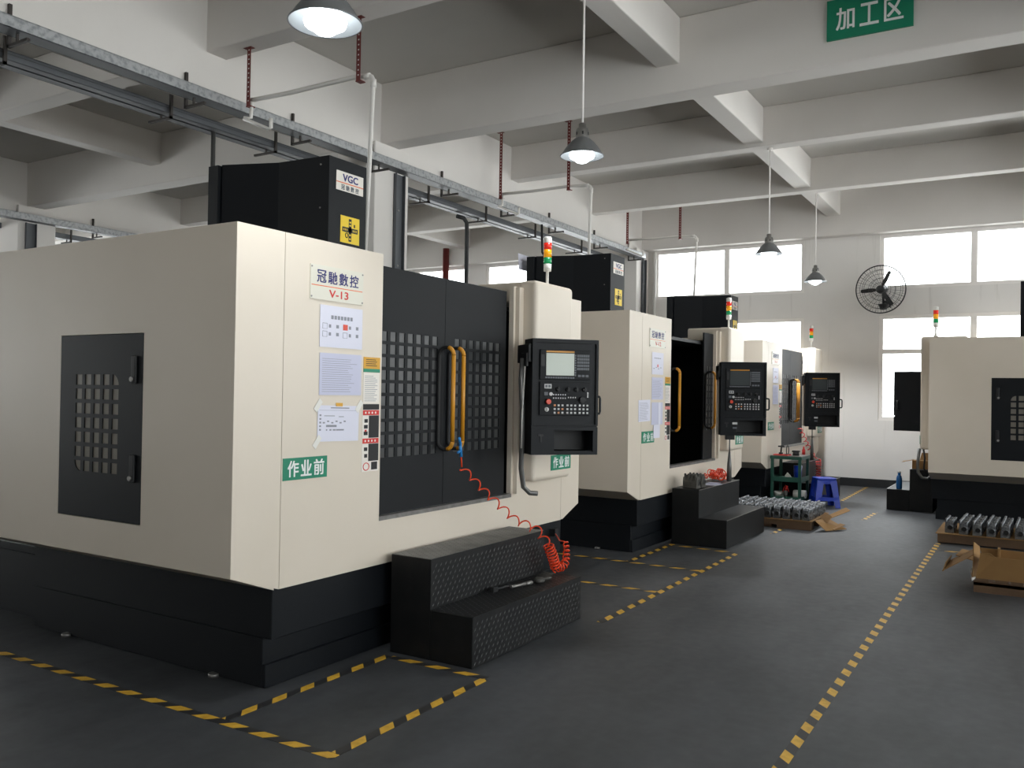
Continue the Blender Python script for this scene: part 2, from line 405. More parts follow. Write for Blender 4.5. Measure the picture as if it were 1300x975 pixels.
def green_sign(root, y0, z0, x, name='work_sign', w=0.334, h=0.120, label=None):
    mb = MB(); plate(mb, y0, y0 + w, z0, z0 + h, x, M['green'], 0.004); s = mb.build(name, root, label=label or 'green sign with white characters')
    mb = MB()
    for i, ch in enumerate('作业前'):
        put_text(mb, ch, (x + 0.005, y0 + 0.033 + 0.098 * i, z0 + 0.018), YD, ZD, 0.078, 0.086, M['signwhite'], 0.03)
    mb.build('lettering', s)
    return s

def name_plate(root, y0, y1, z0, z1, code, x=0.0):
    mb = MB(); plate(mb, y0, y1, z0, z1, x, M['plate'], 0.006)
    s = mb.build('name_plate', root, label='pale maker plate with dark blue characters')
    w, h = y1 - y0, z1 - z0; mb = MB()
    for i, ch in enumerate('冠馳數控'):
        put_text(mb, ch, (x + 0.0065, y0 + w * (0.115 + 0.205 * i), z0 + h * 0.50), YD, ZD, w * 0.165, h * 0.36, M['navy'], 0.022)
    mb.box(x + 0.005, x + 0.0066, y0 + 0.008, y1 - 0.008, z0 + h * 0.395, z0 + h * 0.42, M['orange'])
    put_text(mb, code, (x + 0.0065, y0 + w * 0.34, z0 + h * 0.10), YD, ZD, w * 0.36, h * 0.22, M['redink'], 0.035)
    mb.build('lettering', s)
    for a, b in ((0.02, 0.93), (0.98, 0.93), (0.02, 0.07), (0.98, 0.07)):
        mb = MB(); mb.cyl((x + 0.004, y0 + w * a, z0 + h * b), (x + 0.009, y0 + w * a, z0 + h * b), 0.005, M['steel'], n=8); mb.build('screw', s)

def strip_decals(root, y0, y1, x=0.0):
    mb = MB(); plate(mb, y0, y1, 1.735, 1.805, x, M['labelyellow']); plate(mb, y0, y1, 1.714, 1.735, x, M['green'])
    for k in range(4): mb.box(x + .002, x + .0036, y0 + .02, y1 - .03 - .01 * (k % 2), 1.752 + .012 * k, 1.756 + .012 * k, M['inkblack'])
    mb.build('caution_label', root, label='ochre and green label')
    mb = MB(); plate(mb, y0, y1 - 0.004, 1.528, 1.711, x, M['platewhite'])
    for k in range(14): mb.box(x + .002, x + .0036, y0 + .012, y1 - .02 - random.random() * .05, 1.54 + .0115 * k, 1.543 + .0115 * k, M['ink'])
    mb.build('instruction_label', root, label='white label of fine print')
    mb = MB(); plate(mb, y0 - 0.003, y1, 1.116, 1.525, x, M['platewhite'])
    w = y1 - y0; X0, X1 = x + .002, x + .0036
    mb.box(X0, X1, y0, y1 - .003, 1.488, 1.522, M['inkblack'])
    for z in (1.455, 1.285): mb.box(X0, X1, y0, y1 - .003, z, z + .03, M['redink'])
    mb.box(X0, X1, y0 + w * .36, y1 - .003, 1.318, 1.453, M['inkblack']); mb.box(X0, X1, y0 + w * .36, y1 - .003, 1.178, 1.283, M['inkblack'])
    for z in (1.335, 1.375, 1.41, 1.2, 1.24):
        mb.box(X0, X1, y0 + w * (.06 + .06 * random.random()), y0 + w * .30, z, z + .022, M['inkblack'])
    mb.box(X0, X1, y0 + w * .12, y0 + w * .24, 1.355, 1.368, M['redink'])
    pts = [(x + .003, y0 + w * .24 + .026 * math.cos(t * math.pi / 8), 1.146 + .022 * math.sin(t * math.pi / 8)) for t in range(16)]
    mb.tube(pts, .003, M['redink'], n=5, closed=True)
    mb.box(X0, X1, y0 + w * .55, y1 - .012, 1.125, 1.172, M['inkblack'])
    for z in (1.464, 1.294):
        for k in range(4): mb.box(X1 - .0002, X1 + .0008, y0 + w * (.12 + .2 * k), y0 + w * (.2 + .2 * k), z, z + .012, M['platewhite'])
    mb.build('safety_label', root, label='black and red safety label with pictograms')

def control_panel(root, L, th, lit, tray_cable=False, D=0.20, cover=True):
    """L: local place of the front left edge on the machine; th: swing of the panel away from the machine's front"""
    W, Z0, Z1 = 0.513, 1.157, 2.004
    rz = th - math.pi / 2; rz = -th
    loc = (L[0], L[1], 0)
    mb = MB(); B = M['black']
    bay = (0.175, 0.478, 1.185, 1.335)
    mb.box(-D, -0.015, 0, W, 1.36, Z1, B)                       # body above the bay
    mb.box(-D, -0.015, 0, bay[0], Z0, 1.36, B); mb.box(-D, -0.015, bay[1], W, Z0, 1.36, B)
    mb.box(-D, -0.015, bay[0], bay[1], Z0, bay[2], B); mb.box(-D, -0.015, bay[0], bay[1], bay[3], 1.36, B)
    mb.box(-D, -D + 0.02, bay[0], bay[1], bay[2], bay[3], M['matte'])
    f = 0.018                                                   # raised rim around the upper face
    mb.box(-0.015, 0, 0, f, 1.37, Z1, B); mb.box(-0.015, 0, W - f, W, 1.37, Z1, B)
    mb.box(-0.015, 0, f, W - f, Z1 - 0.028, Z1, B); mb.box(-0.015, 0, f, W - f, 1.37, 1.378, B)
    mb.box(-0.015, -0.002, 0, W, Z0, Z0 + .02, B); mb.box(-0.015, -0.002, 0, bay[0], Z0 + .02, 1.36, B); mb.box(-0.015, -0.002, bay[1], W, Z0 + .02, 1.36, B)
    mb.box(-0.015, -0.002, bay[0], bay[1], bay[3], 1.36, B)
    p = mb.build('control_panel', root, loc=loc, rotz=rz, label='black operator console with screen and switches')
    def sub(n, mb, bev=0, label=None): return mb.build(n, p, bev=bev, label=label)
    mb = MB(); mb.box(-.015, .002, .058, .450, 1.706, 1.924, M['door']); mb.box(-.0148, .004, .062, .092, 1.80, 1.89, M['matte']); sub('display_bezel', mb, .003)
    mb = MB(); mb.box(0, .0045, .104, .320, 1.737, 1.899, M['screen'] if lit else M['screendark']); sub('screen', mb)
    mb = MB(); mb.box(0, .0042, .104, .320, 1.905, 1.917, M['yellow']); sub('yellow_strip', mb, label='yellow strip above the screen')
    mb = MB()
    for i in range(12): mb.box(0, .005, .098 + .019 * i, .113 + .019 * i, 1.715, 1.727, M['keys'])
    for i in range(9): mb.box(0, .005, .325, .335, 1.735 + .018 * i, 1.748 + .018 * i, M['keys'])
    for r_ in range(5):
        for c in range(6): mb.box(0, .006, .342 + .0165 * c, .355 + .0165 * c, 1.875 - .024 * r_, 1.893 - .024 * r_, M['keys'])
    for a in range(3): mb.box(0, .006, .350 + .03 * a, .372 + .03 * a, 1.728, 1.745, M['keys'])
    sub('keypad', mb)
    mb = MB(); mb.box(-.015, .002, .058, .447, 1.445, 1.690, M['door']); sub('switch_plate', mb, .003)
    mb = MB(); mb.box(0, .006, .092, .146, 1.641, 1.673, M['keywhite']); mb.box(.005, .0068, .098, .116, 1.648, 1.667, M['keys']); mb.box(.005, .0068, .121, .14, 1.648, 1.667, M['keys']); sub('meter', mb, label='white twin counter')
    for yy in (.194, .272, .337, .401):
        mb = MB(); mb.cyl((0, yy, 1.636), (.022, yy, 1.636), .017, M['matte'], r1=.014); mb.box(.02, .03, yy - .005, yy + .005, 1.622, 1.65, M['matte']); sub('dial', mb)
    mb = MB(); mb.cyl((0, .384, 1.56), (.02, .384, 1.56), .026, M['matte'], r1=.022); mb.box(.018, .034, .362, .406, 1.553, 1.567, M['matte']); sub('feed_dial', mb)
    mb = MB(); mb.cyl((0, .142, 1.601), (.012, .142, 1.601), .013, M['keywhite']); sub('white_button', mb, label='round white button')
    mb = MB(); mb.cyl((0, .118, 1.545), (.018, .118, 1.545), .017, M['matte']); mb.cyl((.018, .118, 1.545), (.036, .118, 1.545), .021, M['emred'], r1=.018); sub('stop_button', mb, label='red emergency stop button')
    mb = MB(); mb.cyl((0, .11, 1.488), (.014, .11, 1.488), .016, M['keywhite']); mb.box(.012, .024, .107, .113, 1.476, 1.5, M['steel']); sub('key_switch', mb, label='white rimmed key switch')
    mb = MB(); mb.box(0, .01, .09, .118, 1.59, 1.615, M['keys']); sub('selector', mb)
    mb = MB()
    for gx in (.166, .264, .360):
        for r_ in range(3):
            for c in range(3):
                mm = M['keyorange'] if (gx < .2 and (c + r_) % 3 == 0) else M['keywhite']
                mb.box(0, .007, gx + .030 * c, gx + .014 + .030 * c, 1.512 - .027 * r_, 1.526 - .027 * r_, mm)
        sub('key_block', mb); mb = MB()
    for r_ in range(2):
        for c in range(6): mb.box(0, .005, .160 + .018 * c, .168 + .018 * c, 1.592 - .025 * r_, 1.601 - .025 * r_, M['keywhite'])
    sub('push_buttons', mb); mb = MB()
    for c in range(4): mb.box(0, .005, .275 + .018 * c, .282 + .018 * c, 1.572, 1.582, M['keywhite'])
    sub('push_buttons', mb); mb = MB()
    for z in (1.606, 1.592, 1.578): mb.box(0, .005, .424, .434, z, z + .011, M['keywhite'])
    sub('push_buttons', mb)
    mb = MB(); mb.tube([(-.06, W - .004, 1.59), (-.06, W + .035, 1.585), (-.06, W + .04, 1.57), (-.06, W + .04, 1.475), (-.06, W + .035, 1.46), (-.06, W - .004, 1.457)], .009, M['matte']); sub('side_handle', mb)
    mb = MB(); mb.box(0, .006, .05, .09, 1.292, 1.306, M['matte']); mb.box(0, .004, .066, .078, 1.25, 1.29, M['matte'])
    sub('latch', mb)
    mb = MB(); mb.box(-.30, -.02, -.028, -.002, 1.83, 1.965, M['matte']); mb.box(-.16, -.03, -.04, -.02, 1.80, 1.9, M['matte']); sub('swivel_bracket', mb, .006)
    if tray_cable:
        mb = MB()
        mb.tube([(-.10, -.045, 1.86), (-.10, -.055, 1.7), (-.09, -.045, 1.5), (-.1, -.04, 1.25), (-.13, -.035, 1.05), (-.145, -.01, .91), (-.15, .04, .865), (-.15, .10, .86)], .019, M['conduit'], n=10)
        mb.tube([(-.08, -.03, 1.86), (-.08, -.04, 1.62), (-.075, -.05, 1.45), (-.085, -.05, 1.2)], .006, M['white'], n=6)
        sub('cable_conduit', mb, label='grey corrugated cable conduit hanging from the bracket')
    else:
        mb = MB(); mb.box(0, .006, .135, .19, 1.285, 1.31, M['keywhite']); mb.box(0, .006, .14, .185, 1.235, 1.255, M['keys']); sub('socket', mb)
        if cover: mb = MB(); mb.box(-D - .05, -D - .001, -.02, W * .8, Z0 + .005, Z1 - .01, M['cream'])
        if cover: sub('rear_cover', mb, .006, 'cream cover on the back of the console')
        mb = MB(); mb.box(-.16, -.06, .07, .17, 1.105, 1.157, M['matte'])
        if cover: mb.tube([(-.11, .12, 1.12), (-.112, .12, .95)], .008, M['conduit'], n=8)
        if cover: mb.tube([(-.112, .12, .96), (-.114, .12, .80), (-.118, .12, .62)], .022, M['conduit'], n=10, rs=[.012, .026, .03]); sub('hanging_cable', mb, label='grey cable hanging below the console')
    return p

def grid_door(root, y0, y1, gy0, name, open_shift=0.0):
    """sliding door leaf with a raised grid over a smoked window"""
    z0, z1 = 0.832, 2.383; xb, xf = -0.062, -0.042; mb = MB(); D = M['door']
    nc, nr, cw, pit, chh, pz = 7, 10, 0.058, 0.0885, 0.060, 0.0812
    gz0 = 1.186; gy1 = gy0 + pit * (nc - 1) + cw; gz1 = gz0 + pz * (nr - 1) + chh
    s = open_shift
    mb.box(xb, xf, y0 + s, gy0 + s, z0, z1, D); mb.box(xb, xf, gy1 + s, y1 + s, z0, z1, D)
    mb.box(xb, xf, gy0 + s, gy1 + s, z0, gz0, D); mb.box(xb, xf, gy0 + s, gy1 + s, gz1, z1, D)
    for c in range(nc - 1): mb.box(xb, xf, gy0 + pit * c + cw + s, gy0 + pit * (c + 1) + s, gz0, gz1, D)
    for r_ in range(nr - 1):
        for c in range(nc): mb.box(xb, xf, gy0 + pit * c + s, gy0 + pit * c + cw + s, gz0 + pz * r_ + chh, gz0 + pz * (r_ + 1), D)
    d = mb.build(name, root)
    mb = MB(); mb.box(xb + .006, xf - .005, gy0 - .01 + s, gy1 + .01 + s, gz0 - .01, gz1 + .01, M['pane']); mb.build('viewing_window', d)
    return d

def door_handle(door, y, d=0.132):
    x0, x1, z0, z1, r = -0.030, -0.042 + d, 1.215, 1.905, 0.0135
    def arc(cx, cz, a0, a1, rad=.055): return [(cx + rad * math.cos(R(a)), y, cz + rad * math.sin(R(a))) for a in range(a0, a1 + (1 if a1 > a0 else -1), 15 if a1 > a0 else -15)]
    k = .055; mb = MB()
    pts = [(x1, y, z1 - k), ] + arc(x1 - k, z1 - k, 0, 90) + arc(x0 + k, z1 - k, 90, 180) + arc(x0 + k, z0 + k, 180, 270) + arc(x1 - k, z0 + k, 270, 360)
    mb.tube(pts[1:], r, M['rubber'], n=10)
    mb.tube([(x1, y, z0 + k), (x1, y, z1 - k)], r * 1.08, M['yellow'], n=12)
    mb.tube(arc(x1 - k, z1 - k, 0, 75), r * 1.08, M['yellow'], n=12); mb.tube(arc(x1 - k, z0 + k, 285, 360), r * 1.08, M['yellow'], n=12)
    return mb.build('handle', door, label='long looped handle with yellow grip')

def machining_center(loc, rotz, label, deep=False, opened=False, side=-1, code='V-13', panel=((.32, .522), 42.6), lit=False, signs=True, cable=False):
    root = empty('machining_center', loc, rotz); tag(root, label, 'milling machine', 'cream and black machining centers')
    C = M['cream']; H = 2.445; XB = -2.95; Yh = 1.914
    mb = MB()
    # side walls (the one on the access door's side has the opening)
    dx0, dx1, dz0, dz1 = -1.503, -0.725, 0.846, 1.900
    for s in (-1, 1):
        ya, yb = (-Yh, -Yh + .03) if s < 0 else (Yh - .03, Yh)
        top = H if s < 0 else 2.425
        if s == side:
            mb.box(XB, dx0, ya, yb, .645, top, C); mb.box(dx1, -.04, ya, yb, .645, top, C)
            mb.box(dx0, dx1, ya, yb, .645, dz0, C); mb.box(dx0, dx1, ya, yb, dz1, top, C)
        else: mb.box(XB, -.04, ya, yb, .645, top, C)
        a, b = (s * Yh, .645), (s * 1.622, .536)
        mb.prism([a, b, (b[0], b[1] + .03), (a[0] - s * .03, a[1] + .012)], 'x', XB, -.002, C)
        mb.prism([(s * Yh, .645), (s * 1.59, .536), (s * 1.59, top), (s * Yh, top)], 'x', -.04, 0, C)
    mb.box(-.04, 0, -1.586, -.778, .536, H, C); mb.box(-.04, 0, .772, 1.586, .536, 2.425, C)
    mb.box(-.04, 0, -.778, .772, .536, .805, C)
    mb.box(XB, XB + .03, -Yh, Yh, .55, H, C)
    mb.box(-.03, .035, .80, .862, .83, 2.42, C)
    mb.build('enclosure', root)
    # operator column
    mb = MB(); mb.box(-.012, .15, .862, 1.475, .92, 2.478, C); ec = mb.build('electric_cabinet', root, bev=.035, seg=4)
    mb = MB(); mb.box(-.42, .06, .880, 1.47, 2.31, 2.474, C); mb.build('rear_housing', ec, bev=.02)
    # sill
    mb = MB(); mb.box(-.065, .006, -.778, .772, .805, .832, M['steel']); mb.build('door_sill', root)
    # interior behind the doors
    mb = MB(); mb.box(-2.2, -2.18, -1.6, 1.6, .6, 2.27, M['matte']); mb.box(-2.2, -.1, -1.6, 1.6, .6, .66, M['matte'])
    mb.box(-2.2, -.1, -1.62, -1.6, .6, 2.27, M['matte']); mb.box(-2.2, -.1, 1.6, 1.62, .6, 2.27, M['matte']); mb.box(XB + .04, -.09, -1.87, 1.87, 2.24, 2.275, M['matte'])  # last box is a roof plate added to keep the chamber dark
    mb.build('work_chamber', root)
    # doors
    sh = .60 if opened else 0; sr = .50 if opened else 0
    dl = grid_door(root, -.785, -.063, -.735, 'door', -sh); door_handle(dl, -.14 - sh)
    dr = grid_door(root, -.059, .735, .058, 'door', sr); door_handle(dr, -.022 + sr)
    # access door in the side
    ys = side * Yh; yo = ys; yi = ys - side * .02; ylo, yhi = min(yo, yi), max(yo, yi); Bk = M['black']
    mb = MB(); g0, cw, pit, z0, chh, pz, nc, nr = -1.345, .058, .0862, 1.112, .060, .0832, 5, 7
    g1 = g0 + pit * (nc - 1) + cw; z1 = z0 + pz * (nr - 1) + chh
    mb.box(dx0 + .004, g0, ylo, yhi, dz0 + .004, dz1 - .004, Bk); mb.box(g1, dx1 - .004, ylo, yhi, dz0 + .004, dz1 - .004, Bk)
    mb.box(g0, g1, ylo, yhi, dz0 + .004, z0, Bk); mb.box(g0, g1, ylo, yhi, z1, dz1 - .004, Bk)
    for c in range(nc - 1): mb.box(g0 + pit * c + cw, g0 + pit * (c + 1), ylo, yhi, z0, z1, Bk)
    for r_ in range(nr - 1):
        for c in range(nc): mb.box(g0 + pit * c, g0 + pit * c + cw, ylo, yhi, z0 + pz * r_ + chh, z0 + pz * (r_ + 1), Bk)
    for (cx, cz, sx, sz) in ((g1, z1, -1, -1), (g0, z0, 1, 1)):       # the two rounded corner cells
        arc = [(cx + sx * cw * (1 - math.cos(R(a))), cz + sz * chh * (1 - math.sin(R(a)))) for a in range(0, 91, 15)]
        mb.prism([(cx, cz)] + arc, 'y', ylo, yhi, Bk)
    ad = mb.build('access_door', root)
    mb = MB(); mb.box(g0 - .01, g1 + .01, min(ys - side * .006, ys - side * .018), max(ys - side * .006, ys - side * .018), z0 - .01, z1 + .01, M['pane_side']); mb.build('viewing_window', ad)
    for zh in (1.62, 1.075):
        mb = MB(); a, b = sorted((ys, ys + side * .016))
        mb.box(-.815, -.775, a, b, zh, zh + .155, M['matte']); mb.build('handle', ad, bev=.006)
        mb = MB(); mb.cyl((-.805, ys, zh + .025), (-.805, ys + side * .022, zh + .025), .014, M['steel'], n=14); mb.build('lock', ad, label='small silver lock')
    # base
    mb = MB()
    mb.box(-2.24, -.014, -1.621, 1.621, .27, .545, Bk); mb.box(-2.24, -.086, -1.615, 1.615, .0, .27, Bk); mb.box(-2.24, -.066, -1.612, 1.612, 0, .125, Bk)
    mb.build('base', root, bev=.004, seg=1)
    mb = MB(); mb.box(-3.40, -2.243, -1.49, 1.40, .0, .485, Bk); mb.box(-3.40, -2.30, -1.505, -1.49, .42, .435, M['door']); mb.build('coolant_tank', root)
    for fx in (-1.85, -.45):
        mb = MB(); mb.cyl((fx, -1.63, 0), (fx, -1.63, .02), .03, M['steel'], n=12); mb.build('levelling_foot', root, label='round steel levelling foot')
    # head column cover that rises above the enclosure
    mb = MB()
    prof = [(-1.01, -.205), (-1.503, -.232), (-1.947, -.39), (-1.955, -.39), (-1.955, .39), (-1.947, .39), (-1.503, .232), (-1.01, .205)]
    mb.prism(prof, 'z', 2.22, 3.33, Bk); hc = mb.build('column_cover', root, label='tall black cover over the spindle head')
    mb = MB(); mb.box(-2.075, -1.967, -.417, .417, 2.22, 3.325, Bk); mb.build('rear_slab', hc)
    for z in (3.27, 2.95, 2.6): mb = MB(); mb.cyl((-1.09, -.206, z), (-1.09, -.214, z), .007, M['steel'], n=8); mb.build('cover_screw', hc)
    if signs:
        x = -1.01; mb = MB(); plate(mb, -.131, .166, 3.097, 3.241, x, M['platewhite']); s = mb.build('logo_plate', hc, label='white plate with blue letters and an orange line')
        mb = MB(); put_text(mb, 'VGC', (x + .0035, -.062, 3.172), YD, ZD, .165, .052, M['navy'], .05)
        mb.box(x + .002, x + .0036, -.131, .166, 3.154, 3.161, M['orange'])
        for i, ch in enumerate('冠馳數控'): put_text(mb, ch, (x + .0035, -.078 + .052 * i, 3.106), YD, ZD, .036, .038, M['keys'], .04)
        mb.build('lettering', s)
        mb = MB(); plate(mb, -.078, .130, 2.713, 2.914, x, M['warnyellow']); s = mb.build('warning_plate', hc, label='yellow plate with a black cross shaped pictogram')
        mb = MB(); X0, X1 = x + .002, x + .0037; cy, cz = .026, 2.813
        mb.box(X0, X1, cy - .015, cy + .015, cz - .085, cz + .085, M['inkblack']); mb.box(X0, X1, cy - .085, cy + .085, cz - .018, cz + .018, M['inkblack'])
        mb.box(X0, X1, cy + .04, cy + .056, cz + .026, cz + .05, M['inkblack'])
        mb.tube([(x + .003, cy - .036 + .014 * math.cos(t * math.pi / 6), cz - .042 + .018 * math.sin(t * math.pi / 6)) for t in range(12)], .004, M['inkblack'], n=5, closed=True)
        for z in (.06, .036, -.036, -.066): mb.box(X1 - .0002, X1 + .0008, cy - .008, cy + .008, cz + z - .006, cz + z + .006, M['warnyellow'])
        for y in (-.072, -.055, -.038, .03, .047, .064): mb.box(X1 - .0002, X1 + .0008, cy + y, cy + y + .008, cz - .008, cz + .008, M['warnyellow'])
        mb.build('pictogram', s)
    # signal light on the electric cabinet
    sx, sy, z0 = -.02, 1.33, 2.478
    mb = MB(); W = M['white']
    mb.cyl((sx, sy, z0), (sx, sy, z0 + .012), .030, W); mb.cyl((sx, sy, z0 + .012), (sx, sy, z0 + .035), .024, W, r1=.016); mb.cyl((sx, sy, z0 + .03), (sx, sy, z0 + .14), .012, W)
    mb.cyl((sx, sy, z0 + .135), (sx, sy, z0 + .195), .031, W, r1=.033)
    sl = mb.build('signal_light', root, label='white stack light with three coloured lenses')
    for nm, a, b, mm in (('green_lens', .195, .25, 'lgreen'), ('amber_lens', .25, .315, 'lamber'), ('red_lens', .315, .37, 'lred')):
        mb = MB(); mb.cyl((sx, sy, z0 + a), (sx, sy, z0 + b - .002), .033, M[mm], n=20); mb.build(nm, sl, label=nm.replace('_', ' '))
    mb = MB(); mb.lathe([(.033, z0 + .37), (.033, z0 + .405), (.028, z0 + .42), (.001, z0 + .425)], (sx, sy, 0), W, n=16); mb.build('lens_cap', sl)
    control_panel(root, panel[0], R(panel[1]), lit, cable, .36 if deep else .20, not deep)
    if code:
        name_plate(root, -1.402, -.965, 2.11, 2.304, code); strip_decals(root, -.945, -.795); green_sign(root, -1.577, 1.111, 0.0)
    green_sign(root, 1.128, .992, .15)
    return root

M1 = (-3.45, 4.886, 0); M2 = (-3.45, 9.776, 0); M3 = (-3.45, 14.586, 0); M4 = (-1.21, 14.56, 0)
M4 = (-1.24, 14.56, 0)
machining_center(M1, 0, 'nearest cream and black milling machine with closed doors and grey-green screen', lit=True, cable=True)
machining_center(M2, 0, 'second cream milling machine in the left row with its doors standing open', opened=True, panel=((.32, -.02), 66), code='V-12')
machining_center(M3, 0, 'farthest cream milling machine of the left row behind the green workbench', panel=((.32, -.60), 72), code='V-11')
machining_center(M4, math.pi, 'cream milling machine on the right of the aisle seen from its side', side=1, panel=((.43, .60), 12), code=None, deep=True)

# ------------------------------------------------------------------ papers on the machines
def paper(name, mach, y0, y1, z0, z1, m, label, cat, kind, x=0.002, tilt=0.0, group='paper notices on the machine fronts'):
    mb = MB(); w, h = y1 - y0, z1 - z0
    mb.box(0, .002, 0, w, 0, h, m)
    def ln(a, b, z, t=.003, mm=None): mb.box(.0015, .0025, w * a, w * b, h * z, h * z + t, mm or M['ink'])
    if kind == 'form':
        for i in range(7): mb.box(.0015, .0026, w * (.25 + .075 * i), w * (.25 + .075 * i + .055), h * .68, h * .77, M['ink'])
        for (a, z) in ((.06, .44), (.06, .25), (.53, .25), (.53, .44)):
            mm = M['redink'] if (a > .5 and z > .4) else M['platewhite']
            if mm is M['redink']: mb.box(.0015, .003, w * a, w * (a + .11), h * z, h * (z + .14), M['emred'])
            else:
                mb.tube([(.002, w * a, h * z), (.002, w * (a + .1), h * z), (.002, w * (a + .1), h * (z + .13)), (.002, w * a, h * (z + .13))], .0016, M['ink'], n=4, closed=True)
            mb.box(.0015, .0026, w * (a + .14), w * (a + .19), h * (z + .03), h * (z + .11), M['ink'])
            mb.box(.0015, .0026, w * (a + .31), w * (a + .37), h * (z + .03), h * (z + .11), M['ink'])
    elif kind == 'list':
        for k in range(16): ln(.06, .9 - .25 * random.random(), .08 + .052 * k, .0022)
    elif kind == 'table':
        ln(.3, .75, .92, .006); ln(.03, .97, .86, .0015)
        for k in range(6): ln(.12 + .1 * k, .17 + .1 * k, .5 + .04 * (k % 2), .008)
        for k in range(5): ln(.2 + .08 * k, .23 + .1 * k, .30, .008)
        for k in range(5): ln(.04, .08, .3 + .1 * k, .01)
        ln(.15, .4, .7, .004); ln(.5, .62, .68, .004); ln(.2, .45, .4, .012)
    elif kind == 'dial':
        for i in range(5): ln(.2 + .12 * i, .28 + .12 * i, .72, .009)
        mb.box(.0015, .003, w * .46, w * .54, h * .33, h * .46, M['emred'])
        for i in range(4): ln(.12 + .2 * i, .22 + .2 * i, .25 + .05 * (i % 2), .008)
    if name == 'taped_sheet':
        for (cy, cz) in ((0, h), (w, h), (0, 0)):
            mb.prism([(cy - .035, cz - .02), (cy - .01, cz - .042), (cy + .035, cz + .018), (cy + .01, cz + .04)], 'x', .0018, .003, M['white'])
        mb.box(.0018, .004, w * .42, w * .58, h - .004, h + .016, M['labelyellow'])
    if kind == 'plain2':
        mb.box(.0018, .003, w * .60, w * .80, 0, h, M['paper'])
    o = mb.build(name, None, loc=(mach[0] + x, mach[1] + y0, z0)); tag(o, label, cat, group)
    o.rotation_euler = (tilt, 0, 0)
    return o
paper('status_sheet', M1, -1.32, -.965, 1.846, 2.084, M['paper'], 'white status sheet with one orange-red square on the nearest machine', 'paper sheet', 'form')
paper('printed_sheet', M1, -1.317, -.967, 1.574, 1.813, M['paper_grey'], 'bluish sheet of fine print below the status sheet on the nearest machine', 'paper sheet', 'list')
paper('taped_sheet', M1, -1.327, -.985, 1.312, 1.517, M['paper'], 'handwritten sheet taped at its corners on the nearest machine', 'paper sheet', 'table', tilt=-.02)
paper('status_sheet', M2, -1.329, -1.012, 1.825, 2.058, M['paper'], 'white sheet with small red mark at the top of the second machine', 'paper sheet', 'dial')
paper('printed_sheet', M2, -1.327, -1.010, 1.56, 1.794, M['paper_grey'], 'bluish sheet of fine print in the middle of the second machine', 'paper sheet', 'list')
paper('printed_sheet', M2, -1.326, -1.014, 1.295, 1.531, M['paper_grey'], 'two-toned bluish sheet lowest in the column on the second machine', 'paper sheet', 'plain2')
paper('loose_sheet', M2, -1.668, -1.36, 1.332, 1.553, M['paper'], 'white sheet stuck left of the column of sheets on the second machine', 'paper sheet', 'list', tilt=.02)
paper('paper_slip', M2, -1.28, -1.105, 1.155, 1.294, M['paper'], 'small white slip overlapping the green sign on the second machine', 'paper slip', 'none', x=.009)
paper('status_sheet', M3, -1.329, -1.012, 1.825, 2.058, M['paper'], 'white sheet at the top of the farthest left machine', 'paper sheet', 'dial')
paper('printed_sheet', M3, -1.327, -1.010, 1.50, 1.794, M['paper_grey'], 'bluish sheet in the middle of the farthest left machine', 'paper sheet', 'list')
mb = MB(); mb.sheet([(0, 0, 0), (0, .62, .01), (0, .62, .20), (0, 0, .205)], .004, M['paper']); o = mb.build('paper_card', loc=(-5.62, 9.325, 3.17)); o.rotation_euler = (0, R(-4), R(2)); tag(o, 'white card sheet sticking up behind the second machine head cover', 'paper sheet')

# ------------------------------------------------------------------ two-tier steps
def steps(loc, rotz, label, lugs, W=1.38):
    mb = MB(); T = M['tread']; d = .305
    mb.box(0, d, 0, W, 0, .60, T); mb.box(d, 2 * d, 0, W, 0, .30, T)
    o = mb.build('step_platform', loc=loc, rotz=rotz, bev=.005, seg=2); tag(o, label, 'steps', 'black two-tier steps before the machines')
    if lugs:
        mb = MB(); bm = mb.bm
        def lug(c, u, v, n, ang):
            a = u * math.cos(ang) + v * math.sin(ang); b = n.cross(a)
            q = [c + a * .0165, c + b * .0040, c - a * .0165, c - b * .0040]
            vs = [bm.verts.new(p + n * .0003) for p in q]; t = bm.verts.new(c + n * .002)
            mb._set([bm.faces.new((vs[i], vs[(i + 1) % 4], t)) for i in range(4)], M['lug'])
        X, Y, Z = Vector((1, 0, 0)), Vector((0, 1, 0)), Vector((0, 0, 1))
        def field(o0, u, v, n, lu, lv):
            p = .050; i = 0; b = .022
            while b < lv - .012:
                a = .025 + (p / 2 if i % 2 else 0)
                while a < lu - .012:
                    lug(o0 + u * a + v * b, u, v, n, R(52)); a += p
                b += .0335; i += 1
        field(Vector((2 * d, 0, 0)), Y, Z, X, W, .30); field(Vector((d, 0, .30)), Y, Z, X, W, .30)
        field(Vector((d, 0, .6015)), Y, -X, Z, W, d); field(Vector((2 * d, 0, .30)), Y, -X, Z, W, d)
        mb.build('tread_pattern', o, normals=False, label='raised diamond tread lugs')
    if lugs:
        mb = MB(); mb.box(.002, d - .002, .002, W - .002, .596, .6015, M['lighter']); mb.build('upper_tread', o, label='grey upper tread plate')
    mb = MB()
    mb.box(d - .006, d + .0025, .004, W - .004, .594, .6015, M['steel']) if not lugs else mb.box(d - .004, d + .001, .004, W - .004, .597, .6005, M['tread'])
    mb.box(2 * d - .006, 2 * d + .0025, .004, W - .004, .294, .3015, M['steel'] if not lugs else M['tread'])
    mb.build('edge_trim', o, label='rubbed front edges')
    return o
steps((-3.392, 4.165, 0), 0, 'black diamond-plate two-tier steps before the nearest machine', True)
steps((-3.392, 8.93, 0), 0, 'plain black two-tier steps before the machine with open doors', False, 1.45)
steps((-3.392, 13.62, 0), 0, 'dark two-tier steps behind the green workbench', False)
